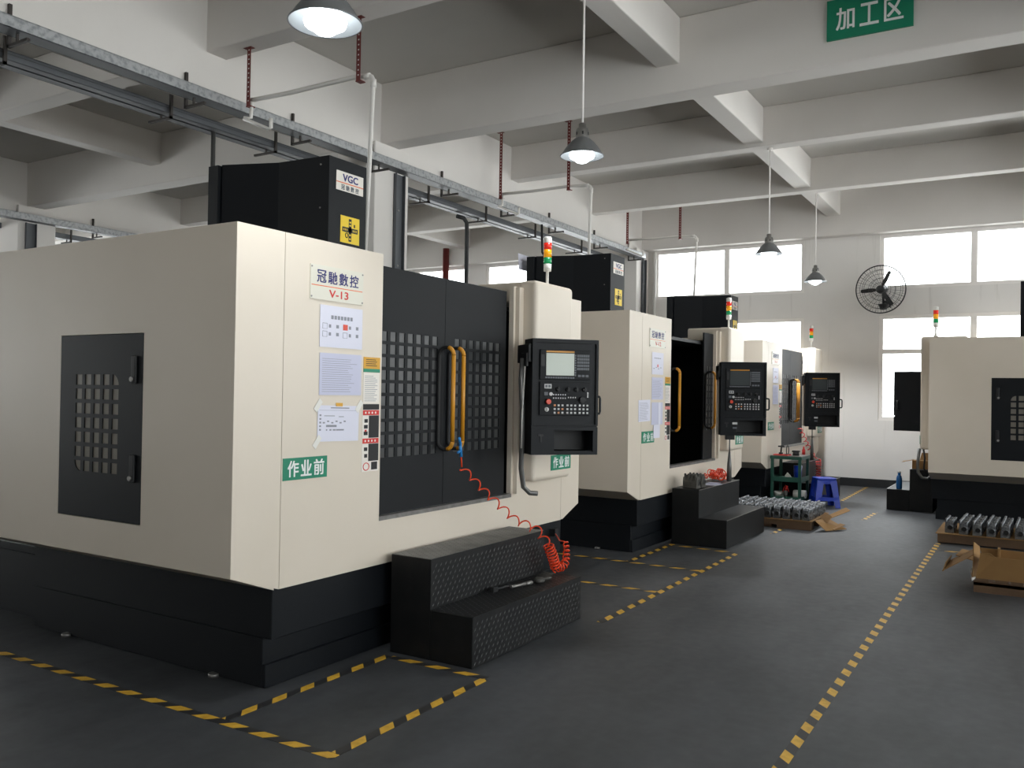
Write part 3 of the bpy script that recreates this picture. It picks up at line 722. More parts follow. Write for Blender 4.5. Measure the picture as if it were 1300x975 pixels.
steps((-1.268, 15.02, 0), math.pi, 'black two-tier steps before the machine right of the aisle', False, 1.42)

# ------------------------------------------------------------------ air hoses
def path_at(pts, t):
    L = [(Vector(b) - Vector(a)).length for a, b in zip(pts, pts[1:])]; s = t * sum(L)
    for (a, b), l in zip(zip(pts, pts[1:]), L):
        if s <= l: return Vector(a).lerp(Vector(b), s / l if l else 0)
        s -= l
    return Vector(pts[-1])
def coil(mb, pts, turns, rad, r, m, steps_per=12, start=0.0, radf=None):
    out = []; N = int(turns * steps_per)
    for i in range(N + 1):
        t = i / N; c = path_at(pts, t); d = (path_at(pts, min(1, t + .01)) - path_at(pts, max(0, t - .01))).normalized()
        a = d.cross(Vector((1, 0, 0)));
        if a.length < .05: a = d.cross(Vector((0, 1, 0)))
        a.normalize(); b = d.cross(a); R_ = rad * (radf(t) if radf else 1); th = 2 * math.pi * turns * t + start
        out.append(c + a * R_ * math.cos(th) + b * R_ * math.sin(th))
    mb.tube(out, r, m, n=6); return out
hz = empty('air_hose', (-3.30, 4.76, 1.15)); tag(hz, 'orange-red coiled air hose trailing from the door handles to the steps', 'air hose')
def lw(p): return (p[0] + 3.30, p[1] - 4.76, p[2] - 1.15)
mb = MB()
A = [lw(p) for p in ((-3.30, 4.775, 1.10), (-3.22, 4.98, .90), (-3.12, 5.17, .72), (-3.03, 5.34, .63), (-2.99, 5.43, .52))]
B = [lw(p) for p in ((-2.99, 5.43, .52), (-2.975, 5.46, .45), (-2.97, 5.49, .39), (-2.97, 5.51, .345))]
D_ = [lw(p) for p in ((-2.97, 5.51, .345), (-2.96, 5.60, .34), (-2.965, 5.66, .37), (-3.0, 5.735, .45), (-3.03, 5.77, .49))]
mb.tube([D_[-1], lw((-3.2, 6.0, .45)), lw((-3.42, 6.33, .44))], .0055, M['hose'], n=6)
mb.tube([(0.0, 0.005, .03), A[0]], .0055, M['hose'], n=6)
coil(mb, A, 9, .027, .005, M['hose'], 14, radf=lambda t: .8 + .4 * t)
coil(mb, B, 8.5, .036, .0055, M['hose'], 14)
coil(mb, D_, 9, .034, .0055, M['hose'], 14, radf=lambda t: 1 - .5 * t)
mb.build('coiled_tube', hz)
mb = MB(); mb.cyl((0, .005, .02), (0, -.01, .12), .011, M['bluefit'], n=10); mb.cyl((0, -.01, .10), (.02, -.045, .15), .009, M['bluefit'], n=10); mb.cyl((0, -.01, .06), (.005, -.04, .05), .008, M['bluefit'], n=8); mb.build('air_gun', hz, label='blue air gun fitting')
mb = MB(); q = lw((-3.43, 6.33, .43)); mb.box(q[0] - .035, q[0] + .02, q[1] - .02, q[1] + .04, q[2] - .01, q[2] + .05, M['matte']); mb.build('coupling', hz, label='black coupling')
# heap of hose on the second steps
mb = MB()
for k in range(26):
    c = Vector((-.03 + .07 * math.sin(k * 2.1), .17 * math.sin(k * 1.37) , .035 + .012 * (k % 5) + .02 * math.cos(k * 1.37) ** 2)); rr = .035 + .012 * math.sin(k * 3.1)
    ax = Vector((math.sin(k * 1.7), math.cos(k * 2.3), .6)).normalized(); a = ax.orthogonal().normalized(); b = ax.cross(a)
    mb.tube([c + a * rr * math.cos(t * math.pi / 7) + b * rr * math.sin(t * math.pi / 7) for t in range(14)], .006, M['hose'], n=6, closed=True)
for k in range(4):
    c = Vector((0, .08, .10)); mb.tube([c + Vector((.015 * k - .03, .05 * math.cos(t * math.pi / 8), .045 * math.sin(t * math.pi / 8))) for t in range(16)], .006, M['hose'], n=6, closed=True)
o = mb.build('air_hose', loc=(-3.22, 9.98, .603)); tag(o, 'orange-red air hose heaped on top of the second machine\'s steps', 'air hose')
# short red coil hanging at the third machine's door, and a red coil standing beside its steps
mb = MB(); coil(mb, [(0, 0, 0), (.08, .18, -.28), (.16, .36, -.50), (.2, .42, -.62)], 9, .03, .007, M['hosered'], 10); o = mb.build('air_hose', loc=(-3.33, 14.50, 1.12)); tag(o, 'red air hose hanging from the door handles of the farthest left machine', 'air hose')
mb = MB(); coil(mb, [(0, 0, .0), (0, .02, .1), (.0, .03, .2), (.0, 0, .29)], 7, .04, .008, M['hosered'], 12); o = mb.build('coiled_hose', loc=(-3.03, 14.50, 0.312)); tag(o, 'upright red hose coil on the steps behind the green workbench', 'hose')

# small things on the steps
mb = MB(); mb.cyl((0, 0, 0), (.035, .17, 0), .011, M['steel'], n=12); mb.cyl((.03, .145, 0), (.042, .2, 0), .014, M['steel'], n=12); o = mb.build('steel_rod', loc=(-2.98, 4.91, .315)); tag(o, 'short bright steel rod on the lower nearest step', 'rod')
mb = MB(); mb.lathe([(.001, 0), (.035, 0), (.042, .012), (.03, .03), (.02, .034), (.001, .036)], (0, 0, 0), M['darkcast'], n=16); mb.cyl((0, .03, .015), (.03, .11, .014), .010, M['darkcast'], n=10); mb.box(-.05, -.02, -.05, .05, 0, .022, M['rubber']); o = mb.build('clamp_piece', loc=(-2.93, 5.20, .302)); tag(o, 'small dark clamp piece beside the steel rod on the steps', 'tool')
mb = MB(); mb.cyl((0, 0, 0), (.02, .13, 0), .010, M['matte'], n=10); mb.box(-.015, .015, -.05, .005, -.012, .02, M['matte']); o = mb.build('allen_key', loc=(-3.03, 4.80, .314)); tag(o, 'dark hand tool left of the steel rod on the lower step', 'tool')

def casting_mesh(m, L=.172, W=.084, Hh=.136):
    mb = MB(); w = W / 2
    prof = [(-w, 0), (w, 0), (w, Hh * .55), (w * .82, Hh * .80), (w * .4, Hh * .95), (-w * .4, Hh * .95), (-w * .82, Hh * .80), (-w, Hh * .55)]
    mb.prism(prof, 'y', .008, L - .008, m)
    fl = [(-w * 1.08, 0), (w * 1.08, 0), (w * 1.08, Hh * .5), (w * .85, Hh * .88), (-w * .85, Hh * .88), (-w * 1.08, Hh * .5)]
    mb.prism(fl, 'y', 0, .018, m); mb.prism(fl, 'y', L - .018, L, m)
    mb.lathe([(.025, -.008), (.032, -.006), (.034, .004)], (.008, 0, Hh * .45), m, axis='y', n=16)
    mb.cyl((.008, -.0015, Hh * .45), (.008, .01, Hh * .45), .026, M['bore'], n=16)  # dark disc paints the shade inside the bore
    for s in (-1, 1):
        for k in range(4): mb.cyl((s * w * .78, .022 + .042 * k, Hh * .62), (s * w * .78, .022 + .042 * k, Hh * (1.04 if s > 0 else 1.16)), .0125, m, n=8)
        mb.cyl((s * w * .95, L * .5, Hh * .35), (s * w * 1.2, L * .5, Hh * .35), .018, m, n=10)
    mb.box(-.012, .012, .02, L - .02, Hh * .9, Hh * 1.04, m)
    return mb
# two dark castings on the second steps
cm = casting_mesh(M['darkcast'])
o = cm.build('metal_casting', loc=(-3.28, 9.04, .602), bev=.003); o.rotation_euler = (0, 0, R(80)); o.location.x = -3.13; tag(o, 'dark grey metal casting lying at the near end of the second steps', 'casting', 'dark castings on the second steps')
o2 = o.copy(); COL.objects.link(o2); o2.location = (-3.13, 9.2, .602); o2['label'] = 'dark grey metal casting beside the orange hose heap on the steps'
mb = MB(); mb.sheet([(0, 0, .0), (.16, .02, .0), (.2, .2, .0), (.06, .24, .0)], .004, M['paper']); mb.sheet([(.02, .1, .006), (.14, .12, .012), (.16, .26, .008), (.03, .27, .006)], .004, M['paper_grey']); o = mb.build('cleaning_cloth', loc=(-3.26, 9.45, .602)); tag(o, 'crumpled pale blue cloth beside the heaped hose on the second steps', 'cloth')

# ------------------------------------------------------------------ pallets with castings
def pallet(loc, W, D, label, notch):
    t = empty('pallet', loc); tag(t, label, 'pallet')
    Wd = M['wood']
    mb = MB(); mb.box(0, W, 0, .02, .04 if notch else 0.012, .105, Wd)
    if notch:
        mb.box(0, W * .30, 0, .02, 0, .04, Wd); mb.box(W * .62, W, 0, .02, 0, .04, Wd)
    mb.build('front_board', t)
    for y in (.09, D * .5, D - .10):
        mb = MB()
        for x in (0, W / 2 - .05, W - .1): mb.box(x, x + .1, y - .04, y + .06, 0, .085, Wd)
        mb.build('skid', t)
    mb = MB()
    n = 7
    for i in range(n): mb.box(0, W, .02 + (D - .02) * i / n, .02 + (D - .02) * (i + .82) / n, .085, .105, Wd)
    mb.build('deck', t)
    mb = MB(); mb.box(-.02, W + .015, -.012, D + .01, .105, .113, M['card']); mb.build('cardboard_sheet', t, label='tan cardboard sheet on top')
    return t
cast = casting_mesh(M['alu']).build('metal_casting', bev=.003)
first = [True]; Hc = .128
def place_cast(x, y, z, rz, label, group):
    if first[0]: o = cast; first[0] = False
    else: o = cast.copy(); COL.objects.link(o)
    o.location = (x, y, z); o.rotation_euler = (0, 0, rz); tag(o, label, 'casting', group)
pallet((-3.40, 10.79, 0), 1.07, .98, 'low wooden pallet crowded with castings before the blue stool', True)
for c in range(9):
    for r_ in range(5):
        if c == 0 and r_ < 1: continue
        place_cast(-3.325 + .116 * c + random.uniform(-.006, .006), 10.81 + .191 * r_ + random.uniform(-.003, .003), .113, random.uniform(-.05, .05),
                   'bright aluminium casting standing in rows on the pallet before the blue stool', 'castings on the left pallet')
pallet((-.955, 10.79, 0), 1.04, .98, 'low wooden pallet of spaced castings before the machine right of the aisle', False)
for c in range(7):
    for r_ in range(4):
        if c == 0 and r_ not in (0, 1): continue
        place_cast(-.835 + .135 * c + .006 * r_ + (0.0 if c else -.01), 10.815 + .2 * r_ + (.06 if c == 0 else 0), .113, random.uniform(-.04, .04) - .02,
                   'bright aluminium casting standing in spaced rows on the pallet right of the aisle', 'castings on the right pallet')

# cardboard flaps at the corner of the left pallet
sc_ = empty('cardboard_scrap', (-2.30, 10.82, 0)); tag(sc_, 'torn bent cardboard flaps at the corner of the left pallet', 'cardboard')
mb = MB(); mb.sheet([(0, .02, .12), (.14, -.02, .012), (.32, .30, .012), (.08, .36, .12)], .006, M['card']); mb.build('flap', sc_)
mb = MB(); mb.sheet([(.02, .25, .12), (.13, .12, .09), (.17, .20, .16), (.06, .34, .19)], .006, M['card']); mb.build('flap', sc_)
mb = MB(); mb.sheet([(0, .45, .10), (.05, .42, .08), (.26, .86, .17), (.20, .90, .20)], .006, M['card']); mb.build('flap', sc_)
mb = MB(); mb.sheet([(.16, .10, .02), (.22, .08, .02), (.30, .30, .06), (.24, .32, .07)], .006, M['card']); mb.build('flap', sc_)

# open carton on a wooden tray right of the aisle
cb = empty('cardboard_box', (-.452, 8.218, 0)); tag(cb, 'open brown cardboard carton with loose flaps on a wooden tray', 'cardboard box')
W, D = 1.15, .82
mb = MB(); mb.box(0, W, 0, .022, 0, .092, M['wood']); mb.box(0, W, D - .022, D, 0, .092, M['wood']); mb.box(0, .022, .022, D - .022, .04, .092, M['wood']); mb.box(W - .022, W, .022, D - .022, .04, .092, M['wood'])
mb.box(0, W, 0, D, .06, .085, M['wood'])
for x in (.02, .16, .27, .40, .56, .72, .9): mb.box(x, x + .09, -.004, .03, .092, .118, M['wood'])
mb.build('wooden_tray', cb)
c = M['card']
mb = MB(); mb.sheet([(.015, -.004, .118), (.05, -.03, .335), (.12, -.03, .34), (.16, -.01, .305), (W, -.01, .30), (W, -.004, .118)], .006, c); mb.build('front_wall', cb)
mb = MB(); mb.sheet([(.06, D - .02, .1), (W, D - .02, .1), (W, D - .01, .245), (.0, D - .01, .255)], .006, c); mb.box(.15, .17, D - .10, D - .02, .1, .275, c); mb.build('back_wall', cb)
mb = MB(); mb.sheet([(W - .01, .0, .1), (W - .01, D, .1), (W - .01, D, .25), (W - .01, .0, .29)], .006, c); mb.build('end_wall', cb)
mb = MB(); mb.sheet([(0.0, .05, .30), (.02, .5, .31), (-.22, .42, .165), (-.235, .0, .145)], .006, c); mb.sheet([(-.235, .0, .145), (-.22, .42, .165), (-.20, .42, .225), (-.215, .05, .22)], .006, c); mb.build('side_flap', cb)
mb = MB(); mb.sheet([(0.02, .3, .20), (.03, .70, .21), (-.13, .66, .245), (-.16, .34, .235)], .006, c); mb.build('side_flap', cb)
mb = MB(); mb.sheet([(-.005, 0, .12), (.0, .02, .415), (.035, .16, .36), (.05, .2, .12)], .006, c); mb.build('corner_flap', cb)
mb = MB(); mb.sheet([(.05, .0, .33), (.10, .16, .29), (.24, .18, .25), (.30, .0, .295)], .006, c); mb.build('top_flap', cb)
mb = MB(); mb.sheet([(-.01, .0, .09), (-.03, .1, .16), (-.01, .2, .2), (.01, .1, .1)], .006, M['white']); mb.build('torn_liner', cb, label='torn white liner')

# ------------------------------------------------------------------ workbench and stool
wb = empty('workbench', (-3.385, 13.05, 0)); tag(wb, 'green steel two-shelf workbench standing by the farthest left machine', 'workbench')
G = M['tgreen']; W, D = .40, .50; Zt = .745
for i, (x, y) in enumerate(((0, 0), (W, 0), (0, D), (W, D))):
    mb = MB(); mb.box(x - .02, x + .02, y - .02, y + .02, 0, Zt - .03, G); mb.build('leg', wb)
mb = MB(); mb.box(-.03, W + .03, -.03, D + .03, Zt - .055, Zt - .012, G); mb.box(-.025, W + .025, -.025, D + .025, Zt - .012, Zt, M['steel']); mb.build('tabletop', wb)
for z in (.38, .09):
    mb = MB(); mb.box(-.02, W + .02, -.02, D + .02, z, z + .012, G); mb.box(-.022, W + .022, -.022, -.014, z - .02, z + .05, G); mb.box(W + .014, W + .022, -.022, D + .022, z - .02, z + .05, G); mb.box(-.022, -.014, -.022, D + .022, z - .02, z + .05, G)
    mb.build('shelf', wb)
# bits on the bench
def bench_thing(name, mb, loc, label, cat): return tag(mb.build(name, loc=loc), label, cat)
mb = MB(); mb.tube([(0, .07 * math.cos(t * math.pi / 10), .07 * math.sin(t * math.pi / 10) + .075) for t in range(21)], .008, M['darkcast'], n=6); mb.box(-.03, .03, -.07, .07, 0, .02, M['darkcast']); bench_thing('caliper_gauge', mb, (-3.19, 13.15, Zt), 'dark ring-shaped gauge on the green workbench', 'gauge')
mb = MB(); mb.cyl((0, 0, 0), (0, 0, .04), .03, M['matte']); mb.cyl((0, 0, .04), (.01, 0, .15), .012, M['matte']); mb.box(-.04, .05, -.015, .015, .12, .14, M['matte']); bench_thing('hand_clamp', mb, (-3.28, 13.12, Zt), 'black upright hand clamp on the bench', 'clamp')
mb = MB(); mb.cyl((0, 0, 0), (0, 0, .05), .05, M['matte'], r1=.045); mb.box(-.05, .05, -.04, .04, .05, .075, M['matte']); bench_thing('micrometer_stand', mb, (-3.07, 13.16, Zt), 'squat black stand near the front of the green workbench', 'stand')
mb = MB(); mb.box(-.15, .06, -.03, .05, 0, .014, M['hosered']); mb.cyl((-.14, .06, .01), (.1, .03, .01), .008, M['hosered'], n=8); bench_thing('red_tool', mb, (-3.22, 13.06, Zt), 'flat red tool along the front edge of the workbench', 'tool')
mb = MB(); mb.lathe([(.001, 0), (.024, 0), (.025, .07), (.014, .09), (.010, .12), (.001, .125)], (0, 0, 0), M['hosered'], n=14); bench_thing('spray_can', mb, (-3.03, 13.48, Zt), 'red can at the back corner of the workbench', 'can')
mb = MB(); mb.cyl((0, 0, 0), (0, 0, .20), .055, M['blue'], r1=.062, n=18); mb.cyl((0, 0, .2), (0, 0, .205), .045, M['matte'], n=18); bench_thing('blue_cup', mb, (-3.06, 13.25, .392), 'blue plastic pot on the workbench middle shelf', 'pot')
mb = MB(); mb.prism([(-.06, 0), (.05, 0), (.02, .05), (-.02, .09), (-.05, .05)], 'y', -.02, .02, M['white']); bench_thing('white_cup', mb, (-3.18, 13.2, .392), 'white scrap beside the blue pot on the middle shelf', 'scrap')
mb = MB(); mb.cyl((0, 0, 0), (0, 0, .12), .03, M['darkcast'], n=10); mb.cyl((0, 0, .12), (.02, .02, .19), .014, M['hosered'], n=10); mb.tube([(-.04, 0, .1), (-.025, 0, .15), (.0, 0, .20), (.025, 0, .17), (.05, 0, .1)], .007, M['hosered'], n=6); bench_thing('pliers', mb, (-3.20, 13.1, .102), 'red-handled tool standing on the lowest bench shelf', 'tool')
mb = MB(); mb.lathe([(.001, 0), (.055, .0), (.06, .02), (.06, .18), (.05, .18), (.05, .04), (.001, .04)], (0, 0, 0), M['white'], axis='x', n=18); bench_thing('paper_roll', mb, (-3.13, 13.30, .163), 'white roll lying on the lowest bench shelf', 'roll')
mb = MB(); mb.lathe([(.001, 0), (.06, .0), (.09, .07), (.095, .09), (.085, .09), (.05, .02), (.001, .02)], (0, 0, 0), M['white'], n=18); bench_thing('white_bowl', mb, (-3.32, 13.2, .102), 'white bowl on the lowest bench shelf beside the red-handled tool', 'bowl')

# blue plastic stool: flared square legs with open sides
st = empty('plastic_stool', (-2.70, 13.35, 0), R(28)); tag(st, 'bright blue plastic stool on the floor beside the green workbench', 'stool')
mb = MB(); t_, b_ = .135, .185; Hs = .43
mb.prism([(-.145, -.12), (-.12, -.145), (.12, -.145), (.145, -.12), (.145, .12), (.12, .145), (-.12, .145), (-.145, .12)], 'z', Hs - .03, Hs, M['blue']); mb.build('seat', st, bev=.008)
for sx in (-1, 1):
    for sy in (-1, 1):
        mb = MB(); bm = mb.bm; w0, w1 = .098, .072
        def ring(h, wd, z):
            o = h; return [(sx * o, sy * o, z), (sx * (o - wd), sy * o, z), (sx * (o - wd), sy * (o - .012), z), (sx * (o - .012), sy * (o - .012), z), (sx * (o - .012), sy * (o - wd), z), (sx * o, sy * (o - wd), z)]
        A = [bm.verts.new(p) for p in ring(b_, w1, 0)]; B = [bm.verts.new(p) for p in ring(t_ + .004, w0, Hs - .03)]
        mb._set([bm.faces.new((A[i], A[(i + 1) % 6], B[(i + 1) % 6], B[i])) for i in range(6)] + [bm.faces.new(A), bm.faces.new(B)], M['blue']); mb.build('leg', st)
mb = MB()
for k in range(4):
    a = math.pi / 2 * k; mt = Matrix.Rotation(a, 4, 'Z'); o = .172
    mb.box(-o + .03, o - .03, o - .012, o, .10, .155, M['blue'], mt); o = .142; mb.box(-o + .03, o - .03, o - .014, o - .002, Hs - .085, Hs - .03, M['blue'], mt)
mb.build('side_rail', st)

# carton and bottle on the right machine's steps
t = empty('small_carton', (-1.58, 13.76, .602)); tag(t, 'small brown carton on the steps right of the aisle', 'carton')
mb = MB(); mb.box(.02, .26, 0, .2, 0, .12, M['card']); mb.build('body', t)
mb = MB(); mb.sheet([(0.02, 0, .12), (.02, .2, .12), (-.12, .2, .09), (-.12, 0, .085)], .004, M['card']); mb.sheet([(.1, .2, .12), (.26, .2, .12), (.25, .26, .22), (.12, .26, .22)], .004, M['card']); mb.build('flap', t)
bt = empty('spray_bottle', (-1.72, 13.68, .302)); tag(bt, 'blue bottle standing on the lower step right of the aisle', 'bottle')
mb = MB(); mb.lathe([(.001, 0), (.038, 0), (.04, .02), (.04, .15), (.03, .19), (.018, .2)], (0, 0, 0), M['bluebottle'], n=16); mb.build('body', bt)
mb = MB(); mb.cyl((0, 0, .2), (0, 0, .235), .02, M['bluefit'], n=12); mb.cyl((0, 0, .235), (0, 0, .26), .026, M['pvc'], n=12); mb.build('cap', bt, label='pale cap')
mb = MB(); mb.tube([(-1.40, 13.15, .93), (-1.42, 13.13, .72), (-1.41, 13.12, .60), (-1.36, 13.11, .53), (-1.29, 13.11, .52), (-1.24, 13.12, .57), (-1.24, 13.13, .66)], .02, M['conduit'], n=10); mb.tube([(-1.35, 13.15, .93), (-1.33, 13.13, .8), (-1.34, 13.12, .66), (-1.31, 13.12, .6)], .012, M['matte'], n=8); o = mb.build('looped_conduit'); tag(o, 'grey conduit looping below the console right of the aisle', 'conduit')

# ------------------------------------------------------------------ hazard tape on the floor
def tape(p0, p1, label, w=.052):
    p0, p1 = Vector((*p0, 0)), Vector((*p1, 0)); d = p1 - p0; L = d.length
    mb = MB(); mb.box(0, L, -w / 2, w / 2, .0004, .0016, M['tape']); o = mb.build('floor_tape', loc=(p0.x, p0.y, 0), rotz=math.atan2(d.y, d.x))
    tag(o, label, 'floor tape', 'black and yellow floor tapes'); return o
tape((-7.2, 2.84), (-2.605, 2.84), 'striped floor tape running along the near side of the nearest machine')
tape((-3.345, 2.868), (-3.345, 4.10), 'striped floor tape between nearest machine base and the outer tape')
tape((-3.318, 4.085), (-2.63, 4.085), 'short striped floor tape at the near end of the diamond-plate steps')
tape((-2.63, 2.868), (-2.63, 4.06), 'striped floor tape forming outer edge of the box before the diamond-plate steps')
tape((-2.62, 5.53), (-2.62, 8.76), 'striped floor tape along the aisle between the first two sets of steps')
tape((-3.42, 6.645), (-2.648, 6.645), 'striped floor tape just past the far end of the diamond-plate steps')
tape((-4.2, 7.68), (-2.648, 7.68), 'striped floor tape in front of the near side of the second machine')
tape((-3.36, 7.71), (-3.36, 8.89), 'striped floor tape hugging the front of the second machine base')
tape((-3.334, 8.84), (-2.66, 8.78), 'short striped floor tape at the near end of the plain black steps')
tape((-2.66, 10.28), (-2.66, 10.77), 'short striped floor tape before the left pallet of castings')
tape((-2.62, 14.2), (-2.65, 16.75), 'faint striped floor tape near the skirting of the end wall')
tape((-.945, 2.2), (-.945, 10.74), 'long striped floor tape down the right side of the aisle')
tape((-.915, 10.25), (-.30, 10.25), 'short striped floor tape before the right pallet of castings')
tape((-1.965, 12.2), (-1.945, 13.1), 'short striped floor tape beside the steps right of the aisle')

# ------------------------------------------------------------------ cable trays, hangers, pipes
def tray(x0, x1, z0, z1, y0, y1, label, brackets, wall_side, m, split=False):
    t = empty('cable_tray', (x1, y0, z0)); tag(t, label, 'cable tray', 'steel cable trays under the ceiling')
    def q(a, b, c, d, e, f, mb, mm): mb.box(a - x1, b - x1, c - y0, d - y0, e - z0, f - z0, mm)
    mb = MB(); q(x0, x0 + .004, y0, y1, z0, z1, mb, m); q(x1 - .004, x1, y0, y1, z0, z1, mb, m)
    q(x0 - .012, x0, y0, y1, z1 - .006, z1, mb, m); q(x1 - .016, x1, y0, y1, z1 - .004, z1 + .002, mb, m)
    if split:
        c_ = (x0 + x1) / 2; q(x0, c_ - .018, y0, y1, z0, z0 + .004, mb, m); q(c_ + .018, x1, y0, y1, z0, z0 + .004, mb, m); q(x0, x1, y0, y1, z0 + .05, z0 + .054, mb, M['matte'])
    else: q(x0, x1, y0, y1, z0, z0 + .004, mb, M['darksteel'])
    mb.build('channel', t)
    for y in brackets:
        mb = MB(); B = M['bracket']
        w_ = .026
        if wall_side > 0:
            xw = x0 - .04; q(xw, xw + w_, y, y + w_, z0 - .085, z1 + .17, mb, B); q(xw, x1 + .07, y, y + w_, z0 - .085, z0 - .062, mb, B)
            q((x0 + x1) / 2 - .01, (x0 + x1) / 2 + .01, y + .005, y + .02, z0 - .065, z0 + .001, mb, B)
        else:
            xw = x1 + .02; q(xw, xw + w_, y, y + w_, z0 - .06, z1 + .17, mb, B); q(x0 - .07, xw + w_, y, y + w_, z0 - .06, z0 - .037, mb, B)
            q((x0 + x1) / 2 - .01, (x0 + x1) / 2 + .01, y + .005, y + .02, z0 - .04, z0 + .001, mb, B)
        mb.build('bracket', t)
    return t
tray(-7.0, -6.82, 4.375, 4.47, -3, 16.3, 'galvanised cable tray running over the heads of the left machines', (-1.3, .3, 2.1, 3.72, 5.39, 6.78, 8.1, 9.56, 11.1, 12.61, 14.33, 15.9), 1, M['galv'])
tray(-7.72, -7.48, 4.36, 4.44, -3, 16.2, 'dark slotted cable tray on the far side of the column beam', (.6, 2.3, 3.91, 5.54, 6.93, 9.82, 11.32, 12.88, 14.65), -1, M['darksteel'], True)
tray(-14.9, -14.72, 4.42, 4.53, 2, 13.5, 'galvanised cable tray far left above the back of the nearest machine', (6.2, 9.5, 12.3), 1, M['galv'])
tray(-15.6, -15.4, 4.33, 4.42, 2, 13.5, 'dark cable tray beyond the far left galvanised tray', (7.6, 9.35, 11.2), -1, M['darksteel'])

def channel_riser(x, y0, y1, z0, z1, label):
    mb = MB(); mb.box(x, x + .008, y0, y1, z0, z1, M['darksteel']); mb.box(x, x + .05, y0, y0 + .01, z0, z1, M['darksteel']); mb.box(x, x + .05, y1 - .01, y1, z0, z1, M['darksteel'])
    for z in (3.9, 3.2, 2.6): mb.cyl((x + .008, (y0 + y1) / 2, z), (x + .02, (y0 + y1) / 2, z), .012, M['steel'], n=8)
    o = mb.build('cable_riser'); tag(o, label, 'cable riser')
channel_riser(-6.978, 8.48, 8.66, 0, 4.36, 'dark steel cable riser up the column behind the nearest machine')
channel_riser(-14.878, 8.24, 8.42, 0, 4.40, 'dark steel cable riser on the far left column')
channel_riser(-6.978, 16.45, 16.62, 0, 4.40, 'dark steel cable riser on the column by the end wall')

def conduit_drop(xs, y, zt, x1, zbot, xbot, label, hz_, xa):
    t = empty('conduit_pipe', (xs, y, zt)); tag(t, label, 'pipe', 'white conduit pipes dropping to the machines')
    P = M['pvc']; q = lambda p: (p[0] - xs, p[1] - y, p[2] - zt)
    mb = MB()
    mb.tube([q(p) for p in ((xs - .02, y, zt + .03), (xs + .5, y, zt + .015), (xa, y, zt + .02), (x1 - .06, y, zt), (x1 - .02, y, zt - .012), (x1, y, zt - .05), (xbot, y, zbot))], .021, P, n=10)
    mb.cyl(q((x1, y, zt - .11)), q((x1 , y, zt - .04)), .027, P, n=12); mb.cyl(q((x1 - .1, y, zt)), q((x1 - .04, y, zt)), .027, P, n=12)
    mb.build('pipe', t)
    mb = MB(); mb.tube([q(p) for p in ((xs, y, zt + .02), (xs - .01, y, zt - .14), (xs - .05, y - .05, zt - .15), (xs - .05, y - .05, zt - .16), (xs + .27, y - .02, zt - .30), (xs + .29, y - .02, zt - .29), (xs + .29, y - .02, zt - .20))], .018, P, n=8); mb.build('branch_pipe', t)
    for x, zz in hz_:
        mb = MB(); q0 = q((x, y, 0)); z0, z1 = -.03, zz - zt
        mb.box(q0[0] - .024, q0[0] + .024, -.034, -.030, z0, z1, M['red_oxide']); mb.box(q0[0] - .024, q0[0] - .020, -.03, .006, z0, z1, M['red_oxide'])
        mb.box(q0[0] - .08, q0[0] + .024, -.034, .02, z1 - .004, z1, M['red_oxide']); mb.box(q0[0] - .03, q0[0] + .03, -.034, .03, z0 - .01, z0, M['red_oxide'])
        k = z0 + .04
        while k < z1 - .02:
            mb.box(q0[0] - .007, q0[0] + .007, -.0348, -.0338, k, k + .012, M['plaster']); k += .045
        mb.build('hanger', t, label='perforated dark red hanger strap')
    return t
conduit_drop(-6.56, 5.8, 4.385, -5.02, 2.42, -5.10, 'white conduit pipe dropping behind the nearest machine head cover', ((-6.575, 4.93), (-5.17, 4.93)), -5.2)
conduit_drop(-6.74, 10.7, 4.50, -5.30, 3.1, -5.33, 'white conduit pipe dropping to the second machine', ((-6.765, 5.44), (-5.64, 5.44)), -5.64)
conduit_drop(-6.74, 15.3, 4.56, -5.40, 2.6, -5.47, 'white conduit pipe dropping before the end wall window', ((-6.775, 5.44), (-5.715, 5.44)), -5.71)

mb = MB(); mb.tube([(-7.66, 10.84, 4.315), (-7.61, 10.95, 4.30), (-7.6, 11.02, 4.24), (-7.6, 11.03, 4.1), (-7.6, 11.05, 0.0)], .033, M['rubber'], n=10); o = mb.build('power_cable'); tag(o, 'thick black cable dropping from the dark slotted tray', 'cable')
mb = MB(); mb.tube([(-7.6, 6.2, 4.355), (-7.6, 6.2, 0)], .024, M['conduit'], n=10); o = mb.build('drop_conduit'); tag(o, 'grey conduit dropping behind the left end of the nearest head cover', 'conduit')
mb = MB(); mb.tube([(-6.9, 12.15, 4.35), (-6.9, 12.18, 3.9), (-6.6, 12.2, 3.4), (-6.4, 12.2, 3.0), (-6.4, 12.2, 0)], .02, M['rubber'], n=8); o = mb.build('power_cable'); tag(o, 'black cable curving down behind the second head cover', 'cable')
mb = MB(); mb.tube([(-11.99, 16.55, 5.0), (-11.99, 16.55, 0)], .075, M['red_oxide'], n=12); o = mb.build('riser_pipe'); tag(o, 'dark red riser pipe by the far end wall window', 'pipe')
mb = MB(); mb.tube([(-6.62, 16.78, 4.55), (-6.62, 16.78, 0)], .04, M['pvc'], n=10); o = mb.build('riser_pipe', loc=(-.2, 0, 0)); tag(o, 'white riser pipe in the corner beside the end column', 'pipe')

